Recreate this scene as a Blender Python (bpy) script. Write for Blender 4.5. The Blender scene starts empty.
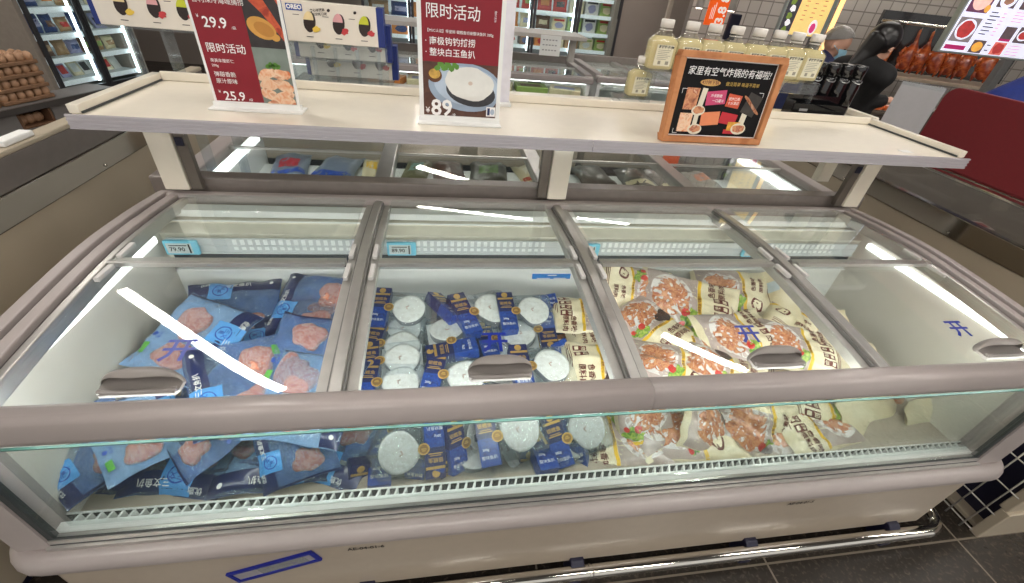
import bpy, bmesh, math, random
from mathutils import Vector, Matrix, Euler, noise
random.seed(7)
C = bpy.context.scene.collection
SC = bpy.context.scene

# ---------------------------------------------------------------- camera
FPX, PITCH, ROLL, YAW, EYE = 430.016, math.radians(53.7220), math.radians(6.35974), math.radians(-11.59445), 1.55
CAMR = Matrix.Rotation(YAW, 3, 'Z') @ Matrix.Rotation(PITCH, 3, 'X') @ Matrix.Rotation(ROLL, 3, 'Z')
cam_data = bpy.data.cameras.new('camera'); cam = bpy.data.objects.new('camera', cam_data); C.objects.link(cam)
cam_data.sensor_width = 36.0; cam_data.lens = 36.0*FPX/1024.0; cam_data.clip_start = 0.02
cam.matrix_world = Matrix.Translation((0, 0, EYE)) @ CAMR.to_4x4()
SC.camera = cam
def P(px, py, X=None, Y=None, z=None):
    """the place in the room that the photograph shows at a pixel, on the plane x, y or z = a value"""
    d = CAMR @ Vector(((px-512)/FPX, -(py-291.5)/FPX, -1))
    if X is not None: t = X/d.x
    elif Y is not None: t = Y/d.y
    else: t = (z-EYE)/d.z
    return Vector((0, 0, EYE)) + d*t

# ---------------------------------------------------------------- world, exposure
SC.view_settings.view_transform = 'Standard'; SC.view_settings.look = 'None'
SC.view_settings.exposure = 0.12; SC.view_settings.gamma = 1.0; SC.view_settings.use_curve_mapping = False
w = bpy.data.worlds.new('world'); SC.world = w; w.use_nodes = True
bg = w.node_tree.nodes['Background']; bg.inputs[0].default_value = (0.80, 0.775, 0.74, 1); bg.inputs[1].default_value = 0.85
CEIL = 3.2
# ceiling lamp lines: (x0,y0,x1,y1,width,strength)
LAMPS = [(-2.72, 3.10, -1.12, 1.62, .08, 60), (1.98, 2.24, 2.56, 1.60, .08, 60),
         (-.317, 6.20, 1.31, 5.10, .07, 52, 2.6), (1.88, 5.40, 2.46, 4.95, .07, 52, 2.6), (1.40, 2.74, 1.62, 2.65, .06, 52),
         (-.9, -1.2, .9, -2.4, .12, 52), (1.6, -.6, 3.0, -1.6, .12, 52), (-3.2, .2, -2.0, -.8, .12, 52),
         (-5.6, 3.6, -4.7, 2.8, .12, 52), (3.5, 4.6, 4.7, 3.7, .12, 40), (4.6, -.4, 5.6, -1.2, .12, 52), (3.2, 1.0, 4.3, .2, .12, 40), (-.7, 1.05, 1.5, .75, .12, 15)]  # the last one is unseen, added to brighten the shelf below

# ---------------------------------------------------------------- materials
def lin(c):
    return tuple(((v/255)/12.92 if v/255 <= .04045 else (((v/255)+.055)/1.055)**2.4) for v in c)
MATS = {}
def mat(name, rgb, rough=.5, metal=0., spec=.5, var=.06, scale=30., bump=0., emit=0., coat=0., alpha=None):
    if name in MATS: return MATS[name]
    m = bpy.data.materials.new(name); m.use_nodes = True; nt = m.node_tree; b = nt.nodes['Principled BSDF']
    c = lin(rgb)
    tc = nt.nodes.new('ShaderNodeTexCoord'); n = nt.nodes.new('ShaderNodeTexNoise'); n.inputs['Scale'].default_value = scale; n.inputs['Detail'].default_value = 4
    nt.links.new(tc.outputs['Object'], n.inputs['Vector'])
    r = nt.nodes.new('ShaderNodeValToRGB'); r.color_ramp.elements[0].position = .3; r.color_ramp.elements[1].position = .7
    r.color_ramp.elements[0].color = tuple(max(0, v*(1-var)) for v in c)+(1,); r.color_ramp.elements[1].color = tuple(min(1, v*(1+var)) for v in c)+(1,)
    nt.links.new(n.outputs['Fac'], r.inputs['Fac']); nt.links.new(r.outputs['Color'], b.inputs['Base Color'])
    b.inputs['Roughness'].default_value = rough; b.inputs['Metallic'].default_value = metal
    b.inputs['Specular IOR Level'].default_value = spec; b.inputs['Coat Weight'].default_value = coat; b.inputs['Coat Roughness'].default_value = .08
    if bump:
        bp = nt.nodes.new('ShaderNodeBump'); bp.inputs['Strength'].default_value = bump; bp.inputs['Distance'].default_value = .01
        nt.links.new(n.outputs['Fac'], bp.inputs['Height']); nt.links.new(bp.outputs['Normal'], b.inputs['Normal'])
    if emit:
        b.inputs['Emission Color'].default_value = c+(1,); b.inputs['Emission Strength'].default_value = emit
    MATS[name] = m; return m
def ramp_mat(name, cols, scale=20., rough=.4, detail=3., bump=0., coat=0., emit=0., kind='noise'):
    """a mottled material: noise or cells through a colour ramp"""
    if name in MATS: return MATS[name]
    m = bpy.data.materials.new(name); m.use_nodes = True; nt = m.node_tree; b = nt.nodes['Principled BSDF']
    tc = nt.nodes.new('ShaderNodeTexCoord')
    if kind == 'noise':
        n = nt.nodes.new('ShaderNodeTexNoise'); n.inputs['Detail'].default_value = detail; n.inputs['Distortion'].default_value = .6; out = n.outputs['Fac']
    else:
        n = nt.nodes.new('ShaderNodeTexVoronoi'); out = n.outputs['Distance'] if kind == 'cell' else n.outputs['Color']
    n.inputs['Scale'].default_value = scale
    nt.links.new(tc.outputs['Object'], n.inputs['Vector'])
    r = nt.nodes.new('ShaderNodeValToRGB')
    while len(r.color_ramp.elements) < len(cols): r.color_ramp.elements.new(.5)
    for e, (p, c) in zip(r.color_ramp.elements, cols): e.position = p
    for e, (p, c) in zip(r.color_ramp.elements, cols): e.color = lin(c)+(1,)
    nt.links.new(out, r.inputs['Fac']); nt.links.new(r.outputs['Color'], b.inputs['Base Color'])
    b.inputs['Roughness'].default_value = rough; b.inputs['Coat Weight'].default_value = coat; b.inputs['Coat Roughness'].default_value = .1
    if bump:
        bp = nt.nodes.new('ShaderNodeBump'); bp.inputs['Strength'].default_value = bump; bp.inputs['Distance'].default_value = .01
        nt.links.new(out, bp.inputs['Height']); nt.links.new(bp.outputs['Normal'], b.inputs['Normal'])
    if emit:
        nt.links.new(r.outputs['Color'], b.inputs['Emission Color']); b.inputs['Emission Strength'].default_value = emit
    MATS[name] = m; return m
def glass(name, tint=(235, 245, 242), body=.04, rgb=(200, 215, 210), rough=.02, refl=1.0, bump=0., ior=1.45, bscale=25.):
    """thin clear sheet: lets light through tinted, reflects by Fresnel, with a little of its own body colour"""
    if name in MATS: return MATS[name]
    m = bpy.data.materials.new(name); m.use_nodes = True; nt = m.node_tree; nt.nodes.clear()
    o = nt.nodes.new('ShaderNodeOutputMaterial'); t = nt.nodes.new('ShaderNodeBsdfTransparent'); t.inputs[0].default_value = lin(tint)+(1,)
    d = nt.nodes.new('ShaderNodeBsdfDiffuse'); d.inputs[0].default_value = lin(rgb)+(1,)
    g = nt.nodes.new('ShaderNodeBsdfGlossy'); g.inputs['Roughness'].default_value = rough; g.inputs[0].default_value = (refl, refl, refl, 1)
    f = nt.nodes.new('ShaderNodeLayerWeight'); f.inputs['Blend'].default_value = .5      # facing = 1-cos, the same from both sides
    pw = nt.nodes.new('ShaderNodeMath'); pw.operation = 'POWER'; pw.inputs[1].default_value = 5.; nt.links.new(f.outputs['Facing'], pw.inputs[0])
    f0 = ((ior-1)/(ior+1))**2; ma = nt.nodes.new('ShaderNodeMath'); ma.operation = 'MULTIPLY_ADD'; ma.inputs[1].default_value = 1-f0; ma.inputs[2].default_value = f0; nt.links.new(pw.outputs[0], ma.inputs[0])
    a = nt.nodes.new('ShaderNodeMixShader'); a.inputs[0].default_value = body; b = nt.nodes.new('ShaderNodeMixShader')
    nt.links.new(t.outputs[0], a.inputs[1]); nt.links.new(d.outputs[0], a.inputs[2])
    nt.links.new(ma.outputs[0], b.inputs[0]); nt.links.new(a.outputs[0], b.inputs[1]); nt.links.new(g.outputs[0], b.inputs[2]); nt.links.new(b.outputs[0], o.inputs[0])
    if bump:
        tc = nt.nodes.new('ShaderNodeTexCoord'); n = nt.nodes.new('ShaderNodeTexNoise'); n.inputs['Scale'].default_value = bscale; n.inputs['Detail'].default_value = 3
        bp = nt.nodes.new('ShaderNodeBump'); bp.inputs['Strength'].default_value = bump; bp.inputs['Distance'].default_value = .02
        nt.links.new(tc.outputs['Object'], n.inputs['Vector']); nt.links.new(n.outputs['Fac'], bp.inputs['Height'])
        for s in (g, f, d): nt.links.new(bp.outputs['Normal'], s.inputs['Normal'])
    MATS[name] = m; return m

# ---------------------------------------------------------------- mesh helpers
class MB:
    def __init__(s): s.v = []; s.f = []; s.mi = []; s.sm = []
    def add(s, vs, fs, mi=0, smooth=False):
        o = len(s.v); s.v += [tuple(v) for v in vs]; s.f += [tuple(i+o for i in f) for f in fs]; s.mi += [mi]*len(fs); s.sm += [smooth]*len(fs); return s
    def box(s, x0, y0, z0, x1, y1, z1, mi=0, M=None):
        vs = [Vector((x, y, z)) for z in (z0, z1) for y in (y0, y1) for x in (x0, x1)]
        if M is not None: vs = [M @ v for v in vs]
        return s.add(vs, [(0, 2, 3, 1), (4, 5, 7, 6), (0, 1, 5, 4), (2, 6, 7, 3), (0, 4, 6, 2), (1, 3, 7, 5)], mi)
    def prism(s, prof, a0, a1, axis='x', mi=0, smooth=False):
        """closed profile swept straight: axis x takes (y,z) points, axis y takes (x,z), axis z takes (x,y)"""
        n = len(prof)
        def mk(p, a): return (a, p[0], p[1]) if axis == 'x' else ((p[0], a, p[1]) if axis == 'y' else (p[0], p[1], a))
        vs = [mk(p, a0) for p in prof]+[mk(p, a1) for p in prof]
        s.add(vs, [(i, (i+1) % n, n+(i+1) % n, n+i) for i in range(n)], mi, smooth)
        return s.add(vs, [tuple(range(n))[::-1], tuple(range(n, 2*n))], mi)
    def tube(s, pts, r, seg=12, mi=0, caps=True):
        pts = [Vector(p) for p in pts]; rs = r if isinstance(r, (list, tuple)) else [r]*len(pts); vs = []; up = None
        for i, p in enumerate(pts):
            d = (pts[min(i+1, len(pts)-1)]-pts[max(i-1, 0)]).normalized()
            if up is None: up = d.orthogonal().normalized()
            a = (up-d*up.dot(d)).normalized(); b = d.cross(a); up = a
            vs += [p+(a*math.cos(t)+b*math.sin(t))*rs[i] for t in [2*math.pi*k/seg for k in range(seg)]]
        fs = [(i*seg+k, i*seg+(k+1) % seg, (i+1)*seg+(k+1) % seg, (i+1)*seg+k) for i in range(len(pts)-1) for k in range(seg)]
        s.add(vs, fs, mi, True)
        if caps: s.add(vs[:seg], [tuple(range(seg))[::-1]], mi); s.add(vs[-seg:], [tuple(range(seg))], mi)
        return s
    def lathe(s, prof, c=(0, 0, 0), seg=20, mi=0, sx=1., sy=1.):
        n = len(prof); vs = [(c[0]+r*math.cos(2*math.pi*k/seg)*sx, c[1]+r*math.sin(2*math.pi*k/seg)*sy, c[2]+z) for r, z in prof for k in range(seg)]
        s.add(vs, [(i*seg+k, i*seg+(k+1) % seg, (i+1)*seg+(k+1) % seg, (i+1)*seg+k) for i in range(n-1) for k in range(seg)], mi, True)
        s.add(vs[:seg], [tuple(range(seg))[::-1]], mi); s.add(vs[-seg:], [tuple(range(seg))], mi); return s
    def grid(s, fn, nu, nv, mi=0, smooth=True):
        vs = [fn(i/nu, j/nv) for j in range(nv+1) for i in range(nu+1)]; k = nu+1
        return s.add(vs, [(j*k+i, j*k+i+1, (j+1)*k+i+1, (j+1)*k+i) for j in range(nv) for i in range(nu)], mi, smooth)
    def ball(s, c, r, sx=1, sy=1, sz=1, seg=16, rings=10, mi=0, R=None):
        vs = []; 
        for j in range(rings+1):
            t = math.pi*j/rings
            for k in range(seg):
                a = 2*math.pi*k/seg; v = Vector((math.sin(t)*math.cos(a)*r*sx, math.sin(t)*math.sin(a)*r*sy, -math.cos(t)*r*sz))
                if R is not None: v = R @ v
                vs.append(Vector(c)+v)
        return s.add(vs, [(j*seg+k, j*seg+(k+1) % seg, (j+1)*seg+(k+1) % seg, (j+1)*seg+k) for j in range(rings) for k in range(seg)], mi, True)
    def text(s, t, size, M, mi=0, fn=None, align='CENTER', bold=0., shear=0.):
        vs, fs = text_mesh(t, align, bold, shear)
        if fn: s.add([fn(v[0]*size, v[1]*size) for v in vs], fs, mi)
        else: s.add([M @ Vector((v[0]*size, v[1]*size, 0)) for v in vs], fs, mi)
        return s
    def build(s, name, mats, parent=None, bevel=0., M=None, merge=True):
        me = bpy.data.meshes.new(name); me.from_pydata(s.v, [], s.f)
        for m in (mats if isinstance(mats, (list, tuple)) else [mats]): me.materials.append(m)
        me.polygons.foreach_set('material_index', s.mi); me.polygons.foreach_set('use_smooth', s.sm)
        bm = bmesh.new(); bm.from_mesh(me); merge and bmesh.ops.remove_doubles(bm, verts=bm.verts, dist=1e-6)
        if s.closed_like(): bmesh.ops.recalc_face_normals(bm, faces=bm.faces)
        bm.to_mesh(me); bm.free(); me.update()
        o = bpy.data.objects.new(name, me); C.objects.link(o)
        if parent is not None: o.parent = parent
        if M is not None: o.matrix_local = M
        if bevel:
            b = o.modifiers.new('bevel', 'BEVEL'); b.width = bevel; b.segments = 2; b.limit_method = 'ANGLE'; b.angle_limit = .6
        return o
    def closed_like(s): return True
TEXTS = {}
def text_mesh(t, align='CENTER', bold=0., shear=0.):
    k = (t, align, bold, shear)
    if k not in TEXTS:
        cu = bpy.data.curves.new('lettering', 'FONT'); cu.body = t; cu.size = 1.0; cu.align_x = align; cu.align_y = 'CENTER'; cu.resolution_u = 2; cu.offset = bold; cu.shear = shear
        o = bpy.data.objects.new('lettering', cu); C.objects.link(o)
        dg = bpy.context.evaluated_depsgraph_get(); dg.update(); me = bpy.data.meshes.new_from_object(o.evaluated_get(dg))
        TEXTS[k] = ([v.co.copy() for v in me.vertices], [tuple(p.vertices) for p in me.polygons])
        bpy.data.objects.remove(o); bpy.data.curves.remove(cu); bpy.data.meshes.remove(me)
    return TEXTS[k]
def thing(name, label, cat, loc=(0, 0, 0), rz=0., group=None, M=None):
    o = bpy.data.objects.new(name, None); C.objects.link(o); o.empty_display_size = .05
    if M is not None: o.matrix_world = M
    else: o.location = loc; o.rotation_euler = (0, 0, rz)
    o['label'] = label; o['category'] = cat
    if group: o['group'] = group
    return o
def tag(o, label, cat, group=None):
    o['label'] = label; o['category'] = cat
    if group: o['group'] = group
    return o
def struct(o): o['kind'] = 'structure'; return o
def dup(root, M, label=None, group=None):
    r = root.copy(); C.objects.link(r); r.matrix_world = M
    if label: r['label'] = label
    if group: r['group'] = group
    for ch in root.children:
        c = ch.copy(); C.objects.link(c); c.parent = r
        for g in ch.children:
            d = g.copy(); C.objects.link(d); d.parent = c
    return r
def frame_M(o, ax, up):
    """a placing matrix: origin, local y along ax, local z near up"""
    y = Vector(ax).normalized(); z = (Vector(up)-y*Vector(up).dot(y)).normalized(); x = y.cross(z)
    M = Matrix.Identity(4)
    for i in range(3): M[i][0] = x[i]; M[i][1] = y[i]; M[i][2] = z[i]; M[i][3] = o[i]
    return M
def T(x, y, z): return Matrix.Translation((x, y, z))
def RX(a): return Matrix.Rotation(a, 4, 'X')
def RY(a): return Matrix.Rotation(a, 4, 'Y')
def RZ(a): return Matrix.Rotation(a, 4, 'Z')
UPRIGHT = RX(math.pi/2)      # text standing up, read from -y

# ---------------------------------------------------------------- shared materials
CREAM = mat('cream_shelf', (234, 226, 210), .35, coat=.4, var=.02)
PLINTH = mat('taupe_panel', (176, 163, 146), .28, var=.03, coat=.3)
BEIGE = mat('beige_panel', (178, 166, 146), .32, var=.03, scale=6)
RAIL = mat('mauve_grey_plastic', (166, 157, 154), .3, var=.02)
ALU = mat('brushed_aluminium', (190, 188, 184), .32, metal=.75, var=.05)
STEEL = mat('stainless_steel', (190, 185, 176), .14, metal=1., var=.05, scale=4)
CHROME = mat('polished_chrome', (215, 212, 205), .1, metal=1., var=.02)
DARK = mat('black_plastic', (28, 28, 52), .45)
GASKET = mat('dark_gasket', (62, 66, 66), .5)
WHITE = mat('white_liner', (238, 240, 238), .4, var=.02)
WCARD = mat('white_card', (235, 235, 232), .55, var=.02)
GREY = mat('grey_handle', (140, 134, 130), .4, var=.03)
CLEAR = glass('clear_glass', tint=(251, 254, 253), body=.012, ior=1.42)
FRONTGLASS = glass('front_glass', tint=(246, 249, 248), body=.02, rgb=(150, 170, 166), ior=1.4)
EDGE = mat('green_glass_edge', (44, 86, 78), .3)
ACRYL = glass('clear_acrylic', tint=(246, 249, 250), body=.07, rgb=(215, 220, 222), rough=.05)
LED = mat('led_strip', (250, 252, 250), .4, emit=3.2)
TUBE = mat('lamp_diffuser', (255, 248, 238), .4, emit=1.0)
NAVY = mat('navy_print', (22, 34, 88), .3, coat=.3, var=.15)
BLUE = mat('bright_blue_print', (34, 78, 176), .3, coat=.3, var=.35, scale=60)
SKYB = mat('sky_blue_print', (84, 158, 226), .3, coat=.3, var=.05)
CYAN = mat('cyan_tag', (120, 205, 232), .4)
RED = mat('deep_red_print', (134, 18, 34), .35, var=.04)
GOLD = mat('gold_badge', (196, 158, 88), .35, metal=.3, var=.15)
INK = mat('black_ink', (24, 22, 24), .5)
BROWN = mat('brown_ink', (104, 44, 34), .45)
YELLOW = mat('yellow_stripe', (236, 190, 40), .4, coat=.3)
PAPERW = mat('white_ink', (244, 242, 240), .45, var=.01)
# ================================================================ the setting
def floor_mat():
    m = ramp_mat('terrazzo_floor', [(0, (40, 36, 32)), (.55, (50, 45, 40)), (.62, (66, 59, 51)), (1, (112, 102, 88))], scale=70, rough=.25, detail=6)
    nt = m.node_tree; b = nt.nodes['Principled BSDF']; base = b.inputs['Base Color'].links[0].from_socket
    tc = nt.nodes.new('ShaderNodeTexCoord'); mp = nt.nodes.new('ShaderNodeMapping'); mp.inputs['Location'].default_value = (.502, .31, 0)
    br = nt.nodes.new('ShaderNodeTexBrick'); br.offset = 0; br.inputs['Scale'].default_value = 1; br.inputs['Mortar Size'].default_value = .0035
    br.inputs['Brick Width'].default_value = .8; br.inputs['Row Height'].default_value = .8
    br.inputs['Color1'].default_value = (0, 0, 0, 1); br.inputs['Color2'].default_value = (0, 0, 0, 1); br.inputs['Mortar'].default_value = (1, 1, 1, 1)
    mx = nt.nodes.new('ShaderNodeMixRGB'); mx.inputs[2].default_value = lin((128, 118, 104))+(1,)
    nt.links.new(tc.outputs['Object'], mp.inputs[0]); nt.links.new(mp.outputs[0], br.inputs['Vector']); nt.links.new(br.outputs['Color'], mx.inputs[0]); nt.links.new(base, mx.inputs[1])
    nt.links.new(mx.outputs[0], b.inputs['Base Color']); return m
def tile_mat():
    m = mat('grey_wall_tile', (150, 143, 136), .3, var=.05)
    nt = m.node_tree; b = nt.nodes['Principled BSDF']
    tc = nt.nodes.new('ShaderNodeTexCoord'); mp = nt.nodes.new('ShaderNodeMapping'); mp.inputs['Rotation'].default_value = (math.pi/2, 0, 0)
    br = nt.nodes.new('ShaderNodeTexBrick'); br.offset = 0; br.inputs['Scale'].default_value = 1; br.inputs['Mortar Size'].default_value = .006
    br.inputs['Brick Width'].default_value = .12; br.inputs['Row Height'].default_value = .12
    br.inputs['Color1'].default_value = lin((186, 178, 170))+(1,); br.inputs['Color2'].default_value = lin((178, 170, 162))+(1,); br.inputs['Mortar'].default_value = lin((128, 120, 114))+(1,)
    nt.links.new(tc.outputs['Object'], mp.inputs[0]); nt.links.new(mp.outputs[0], br.inputs['Vector']); nt.links.new(br.outputs['Color'], b.inputs['Base Color']); return m
struct(MB().box(-6.4, -3.2, -.05, 7.6, 8.2, 0).build('floor', floor_mat()))
struct(MB().box(-6.4, -3.2, CEIL, 7.6, 8.2, CEIL+.05).build('ceiling', mat('dark_grey_ceiling', (96, 92, 88), .8)))
TAUPE = mat('taupe_wall', (150, 138, 130), .7, var=.03, scale=3)
struct(MB().box(-6.4, 8.0, 0, 3.2, 8.15, CEIL).build('wall_back', TAUPE))
struct(MB().box(-6.5, -3.2, 0, -6.35, 8.15, CEIL).build('wall_left', mat('pale_wall', (186, 178, 168), .7, var=.03, scale=3)))
# the tiled kitchen wall behind the roast counter, running slightly towards the camera on the right
KA = math.radians(-14)
struct(MB().box(0, 0, 0, 6.0, .15, CEIL).build('wall_right', tile_mat(), M=T(2.75, 5.35, 0) @ RZ(KA)))
struct(MB().box(7.45, -3.2, 0, 7.6, 3.9, CEIL).build('wall_side', TAUPE))
# taupe partition beside the upright freezers
struct(MB().box(2.22, 6.32, 0, 3.25, 6.47, CEIL).build('wall_partition', TAUPE))

# ---------------------------------------------------------------- ceiling lamp lines
for i, lamp in enumerate(LAMPS):
    x0, y0, x1, y1, wd, st = lamp[:6]; HZ = lamp[6] if len(lamp) > 6 else CEIL-.10
    a = Vector((x0, y0, 0)); b = Vector((x1, y1, 0)); L = (b-a).length; ang = math.atan2(y1-y0, x1-x0)
    r = thing('ceiling_light', ['linear white ceiling lamp above the left end freezer', 'linear white ceiling lamp above the right end freezer', 'long linear ceiling lamp beyond the double island',
        'linear ceiling lamp beyond the island, in line with the long one', 'short linear ceiling lamp between the diagonal ones', 'linear ceiling lamp over the aisle behind the camera',
        'linear ceiling lamp behind the camera on the right', 'linear ceiling lamp over the left aisle', 'linear ceiling lamp far out over the left side of the shop', 'linear ceiling lamp over the roast counter',
        'linear ceiling lamp far out over the right side of the shop', 'linear ceiling lamp over the right aisle', 'unseen linear lamp added above the front freezer to brighten its shelf'][i], 'ceiling light', ((x0+x1)/2, (y0+y1)/2, HZ), ang, 'linear ceiling lamps')
    if HZ < CEIL-.2:
        for k in (-1, 1): MB().tube([(k*L*.4, 0, .1), (k*L*.4, 0, CEIL-HZ)], .004, 6).build('wire', mat('lamp_housing', (210, 208, 204), .4), r)
    MB().box(-L/2-.02, -wd/2-.01, 0, L/2+.02, wd/2+.01, .10).build('housing', mat('lamp_housing', (210, 208, 204), .4), r)
    dm = mat('lamp_diffuser_%d' % st, (255, 249, 241), .4, emit=st)
    MB().box(-L/2, -wd/2, -.012, L/2, wd/2, -.001).build('diffuser', dm, r)

# ================================================================ the island freezer in front
FX0, FX1 = -.865, 1.655
XD = (-.203, .408, 1.035)                  # middles of the three mullions
XL, XR = FX0+.085, FX1-.085                # inner faces of the side rails
def lid_z(y):                              # height of the arched glass top
    t = (y-.56)/.82
    return .866+.052*math.sin(min(1, max(0, t))*1.75)**.8 - .016*max(0, (t-.5)/.5)**1.5
fz = thing('island_freezer', 'long glass-topped island freezer full of bagged and boxed food, in front', 'freezer', ((FX0+FX1)/2, .94, 0))
FO = T(-(FX0+FX1)/2, -.94, 0)
def fbuild(mb, name, mats, parent=None, bevel=0., merge=True):
    return mb.build(name, mats, parent or fz, bevel, FO if parent is None else None, merge)
# body: lower plinth
b = MB(); b.box(FX0-.03, .538, .075, FX1+.055, 1.385, .466); fbuild(b, 'plinth', PLINTH, bevel=.012)
b = MB(); b.box(FX0+.08, .60, .0, FX1-.08, 1.36, .076); fbuild(b, 'kick_base', DARK)
# bumper: a fat rounded band that turns the corners
def band_path(x0, x1, y0, r, yb, n=6):
    pts = [(x0, yb)]
    pts += [(x0+r-r*math.cos(k*math.pi/2/n), y0+r-r*math.sin(k*math.pi/2/n)) for k in range(n+1)]
    pts += [(x1-r+r*math.sin(k*math.pi/2/n), y0+r-r*math.cos(k*math.pi/2/n)) for k in range(n+1)]
    return pts+[(x1, yb)]
def band(mb, path, prof):
    """profile (outward, z) swept along a plan path walked left side, front, right side"""
    n = len(prof); vs = []
    for i, p in enumerate(path):
        a = Vector(path[max(i-1, 0)]); c = Vector(path[min(i+1, len(path)-1)]); d = (c-a).normalized(); o = Vector((d.y, -d.x))
        vs += [(p[0]+o.x*q[0], p[1]+o.y*q[0], q[1]) for q in prof]
    fs = [(i*n+k, i*n+(k+1) % n, (i+1)*n+(k+1) % n, (i+1)*n+k) for i in range(len(path)-1) for k in range(n)]
    mb.add(vs, fs, 0, True); mb.add(vs[:n], [tuple(range(n))]); mb.add(vs[-n:], [tuple(range(n))[::-1]]); return mb
bp = [(.0, .410)]+[(.016+.027*math.sin(t), .441-.031*math.cos(t)) for t in [k*math.pi/10 for k in range(11)]]+[(.0, .472)]
bpath = band_path(FX0-.032, FX1+.057, .538, .05, 1.37)
fbuild(band(MB(), bpath, bp), 'bumper', RAIL)
# aluminium glazing bead over the bumper with dark gaskets
b = MB(); b.box(FX0+.03, .527, .466, FX1-.04, .553, .482, 0); b.box(FX0+.03, .534, .482, FX1-.04, .552, .4865, 1); b.box(FX0+.03, .5345, .4865, FX1-.04, .552, .4985, 0); b.box(FX0+.03, .5375, .4985, FX1-.04, .5412, .5030, 1)
fbuild(b, 'glazing_bead', [ALU, GASKET])
# front glass: outer pane, inner pane with green top edge
fg = fbuild(MB().box(FX0+.045, .541, .503, FX1-.06, .5455, .858), 'front_glass', FRONTGLASS)
b = MB(); b.box(FX0+.06, .566, .498, FX1-.06, .571, .775); ig = fbuild(b, 'inner_glass', FRONTGLASS)
b = MB(); b.box(FX0+.06, .5655, .775, FX1-.06, .5715, .7775); b.build('glass_edge', EDGE, ig)
# corner posts of the front glass
for s, x0, x1 in ((0, FX0-.030, FX0+.036), (1, FX1-.048, FX1+.045)):
    b = MB(); b.box(x0, .533, .466, x1, .60, .87, 0)
    gx = (x1, x1+.012) if s == 0 else (x0-.012, x0)
    b.box(gx[0], .538, .49, gx[1], .552, .86, 1)
    fbuild(b, 'corner_post', [RAIL, GASKET])
# end walls above the bumper
b = MB()
b.box(FX0-.02, .60, .466, FX0+.024, 1.385, .880); fbuild(b, 'end_wall', BEIGE)
b = MB(); b.box(FX1-.024, .60, .466, FX1+.03, 1.385, .880); fbuild(b, 'end_wall', BEIGE)
b = MB(); b.box(FX0+.024, 1.362, .466, FX1-.024, 1.385, .878); fbuild(b, 'back_wall', BEIGE)
# top front rail (the part people lean on)
rp = [(.530, .842), (.521, .848), (.5195, .858), (.5285, .886), (.534, .893), (.545, .8955), (.565, .893), (.575, .887), (.580, .876), (.580, .862), (.574, .850), (.560, .842)]
b = MB(); b.prism(rp, FX0-.002, .4295, 'x', 0, True); b.prism(rp, .4305, FX1+.002, 'x', 0, True); fbuild(b, 'front_rail', RAIL)
# side rails: arched double extrusions
def arch_strip(mb, x0, x1, z0, z1, ya=.56, yb=1.392, n=16, mi=0):
    vs = []; 
    for k in range(n+1):
        y = ya+(yb-ya)*k/n; z = lid_z(y)
        z2 = z1-.010*max(0, (y-1.05)/.34); vs += [(x0, y, z+z0), (x1, y, z+z0), (x1, y, z+z2), (x0, y, z+z2)]
    fs = [(k*4+j, k*4+(j+1) % 4, k*4+4+(j+1) % 4, k*4+4+j) for k in range(n) for j in range(4)]
    mb.add(vs, fs+[(0, 1, 2, 3), (n*4+3, n*4+2, n*4+1, n*4)], mi); return mb
for s in (0, 1):
    b = MB(); f = (lambda a, c: (FX0+a, FX0+c)) if s == 0 else (lambda a, c: (FX1-c, FX1-a))
    arch_strip(b, *f(.0, .026), -.035, .022); arch_strip(b, *f(.026, .034), -.02, .006, mi=1); arch_strip(b, *f(.034, .060), -.03, .016, mi=0); arch_strip(b, *f(.060, .068), -.02, .002, mi=1); arch_strip(b, *f(.068, .085), -.03, .008, mi=2)
    fbuild(b, 'side_rail', [RAIL, GASKET, ALU], bevel=.003)
# back rail
b = MB(); b.prism([(1.372, .880), (1.372, .904), (1.380, .910), (1.402, .910), (1.408, .904), (1.408, .880)], FX0, FX1, 'x'); fbuild(b, 'back_rail', RAIL, bevel=.002)
# mullions between the lids
for x in XD:
    b = MB(); arch_strip(b, x-.012, x+.012, -.03, .013, mi=0, ya=.575, yb=1.378); arch_strip(b, x-.017, x-.012, -.03, .006, mi=1, ya=.575, yb=1.378); arch_strip(b, x+.012, x+.017, -.03, .006, mi=1, ya=.575, yb=1.378)
    arch_strip(b, x-.040, x-.017, -.03, -.004, mi=2, ya=.575, yb=1.378); arch_strip(b, x+.017, x+.040, -.03, -.004, mi=2, ya=.575, yb=1.378)
    fbuild(b, 'mullion', [ALU, mat('seam_grey', (122, 121, 118), .5), mat('track_grey', (172, 170, 165), .35, metal=.3)], bevel=.002)
# sliding lids
YM = .985
def handle_mesh(mb, L=.068, D=.029, H=.034):
    rear = lambda x: D*(1-abs(x)**2.4)**.6-.004; n = 40
    out = [(x*L, rear(x)) for x in [1-2*k/n for k in range(n+1)]]+[(-L*.97, -D*.75), (-L*.90, -D), (L*.90, -D), (L*.97, -D*.75)]
    mb.prism(out, 0, .007, 'z')
    # the lip in front
    mb.tube([(x*L*.93, -D*.86+.004*abs(x)**4, .008) for x in [-1+.1*k for k in range(21)]], .0055, 10)
    # the hood over the finger hollow: rises from the rear edge and hangs over forward
    def hood(u, v, t=0.):
        x = u*2-1; x = math.copysign(abs(x)**.85, x); hx = H*(1-abs(x)**2.6)**.55+.006; y0 = rear(x*.998); d = .040*(1-abs(x)**2)**.8+.003
        a = v*2.05; return Vector((x*L, y0-d*(1-math.cos(a))/1.46*.92+t*.4, hx*math.sin(min(a, 1.5708))-.004*max(0, a-1.5708)-t))
    mb.grid(hood, 40, 14); mb.grid(lambda u, v: hood(1-u, v, .0022), 40, 14); return mb
edges = [XL]+list(XD)+[XR]
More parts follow.
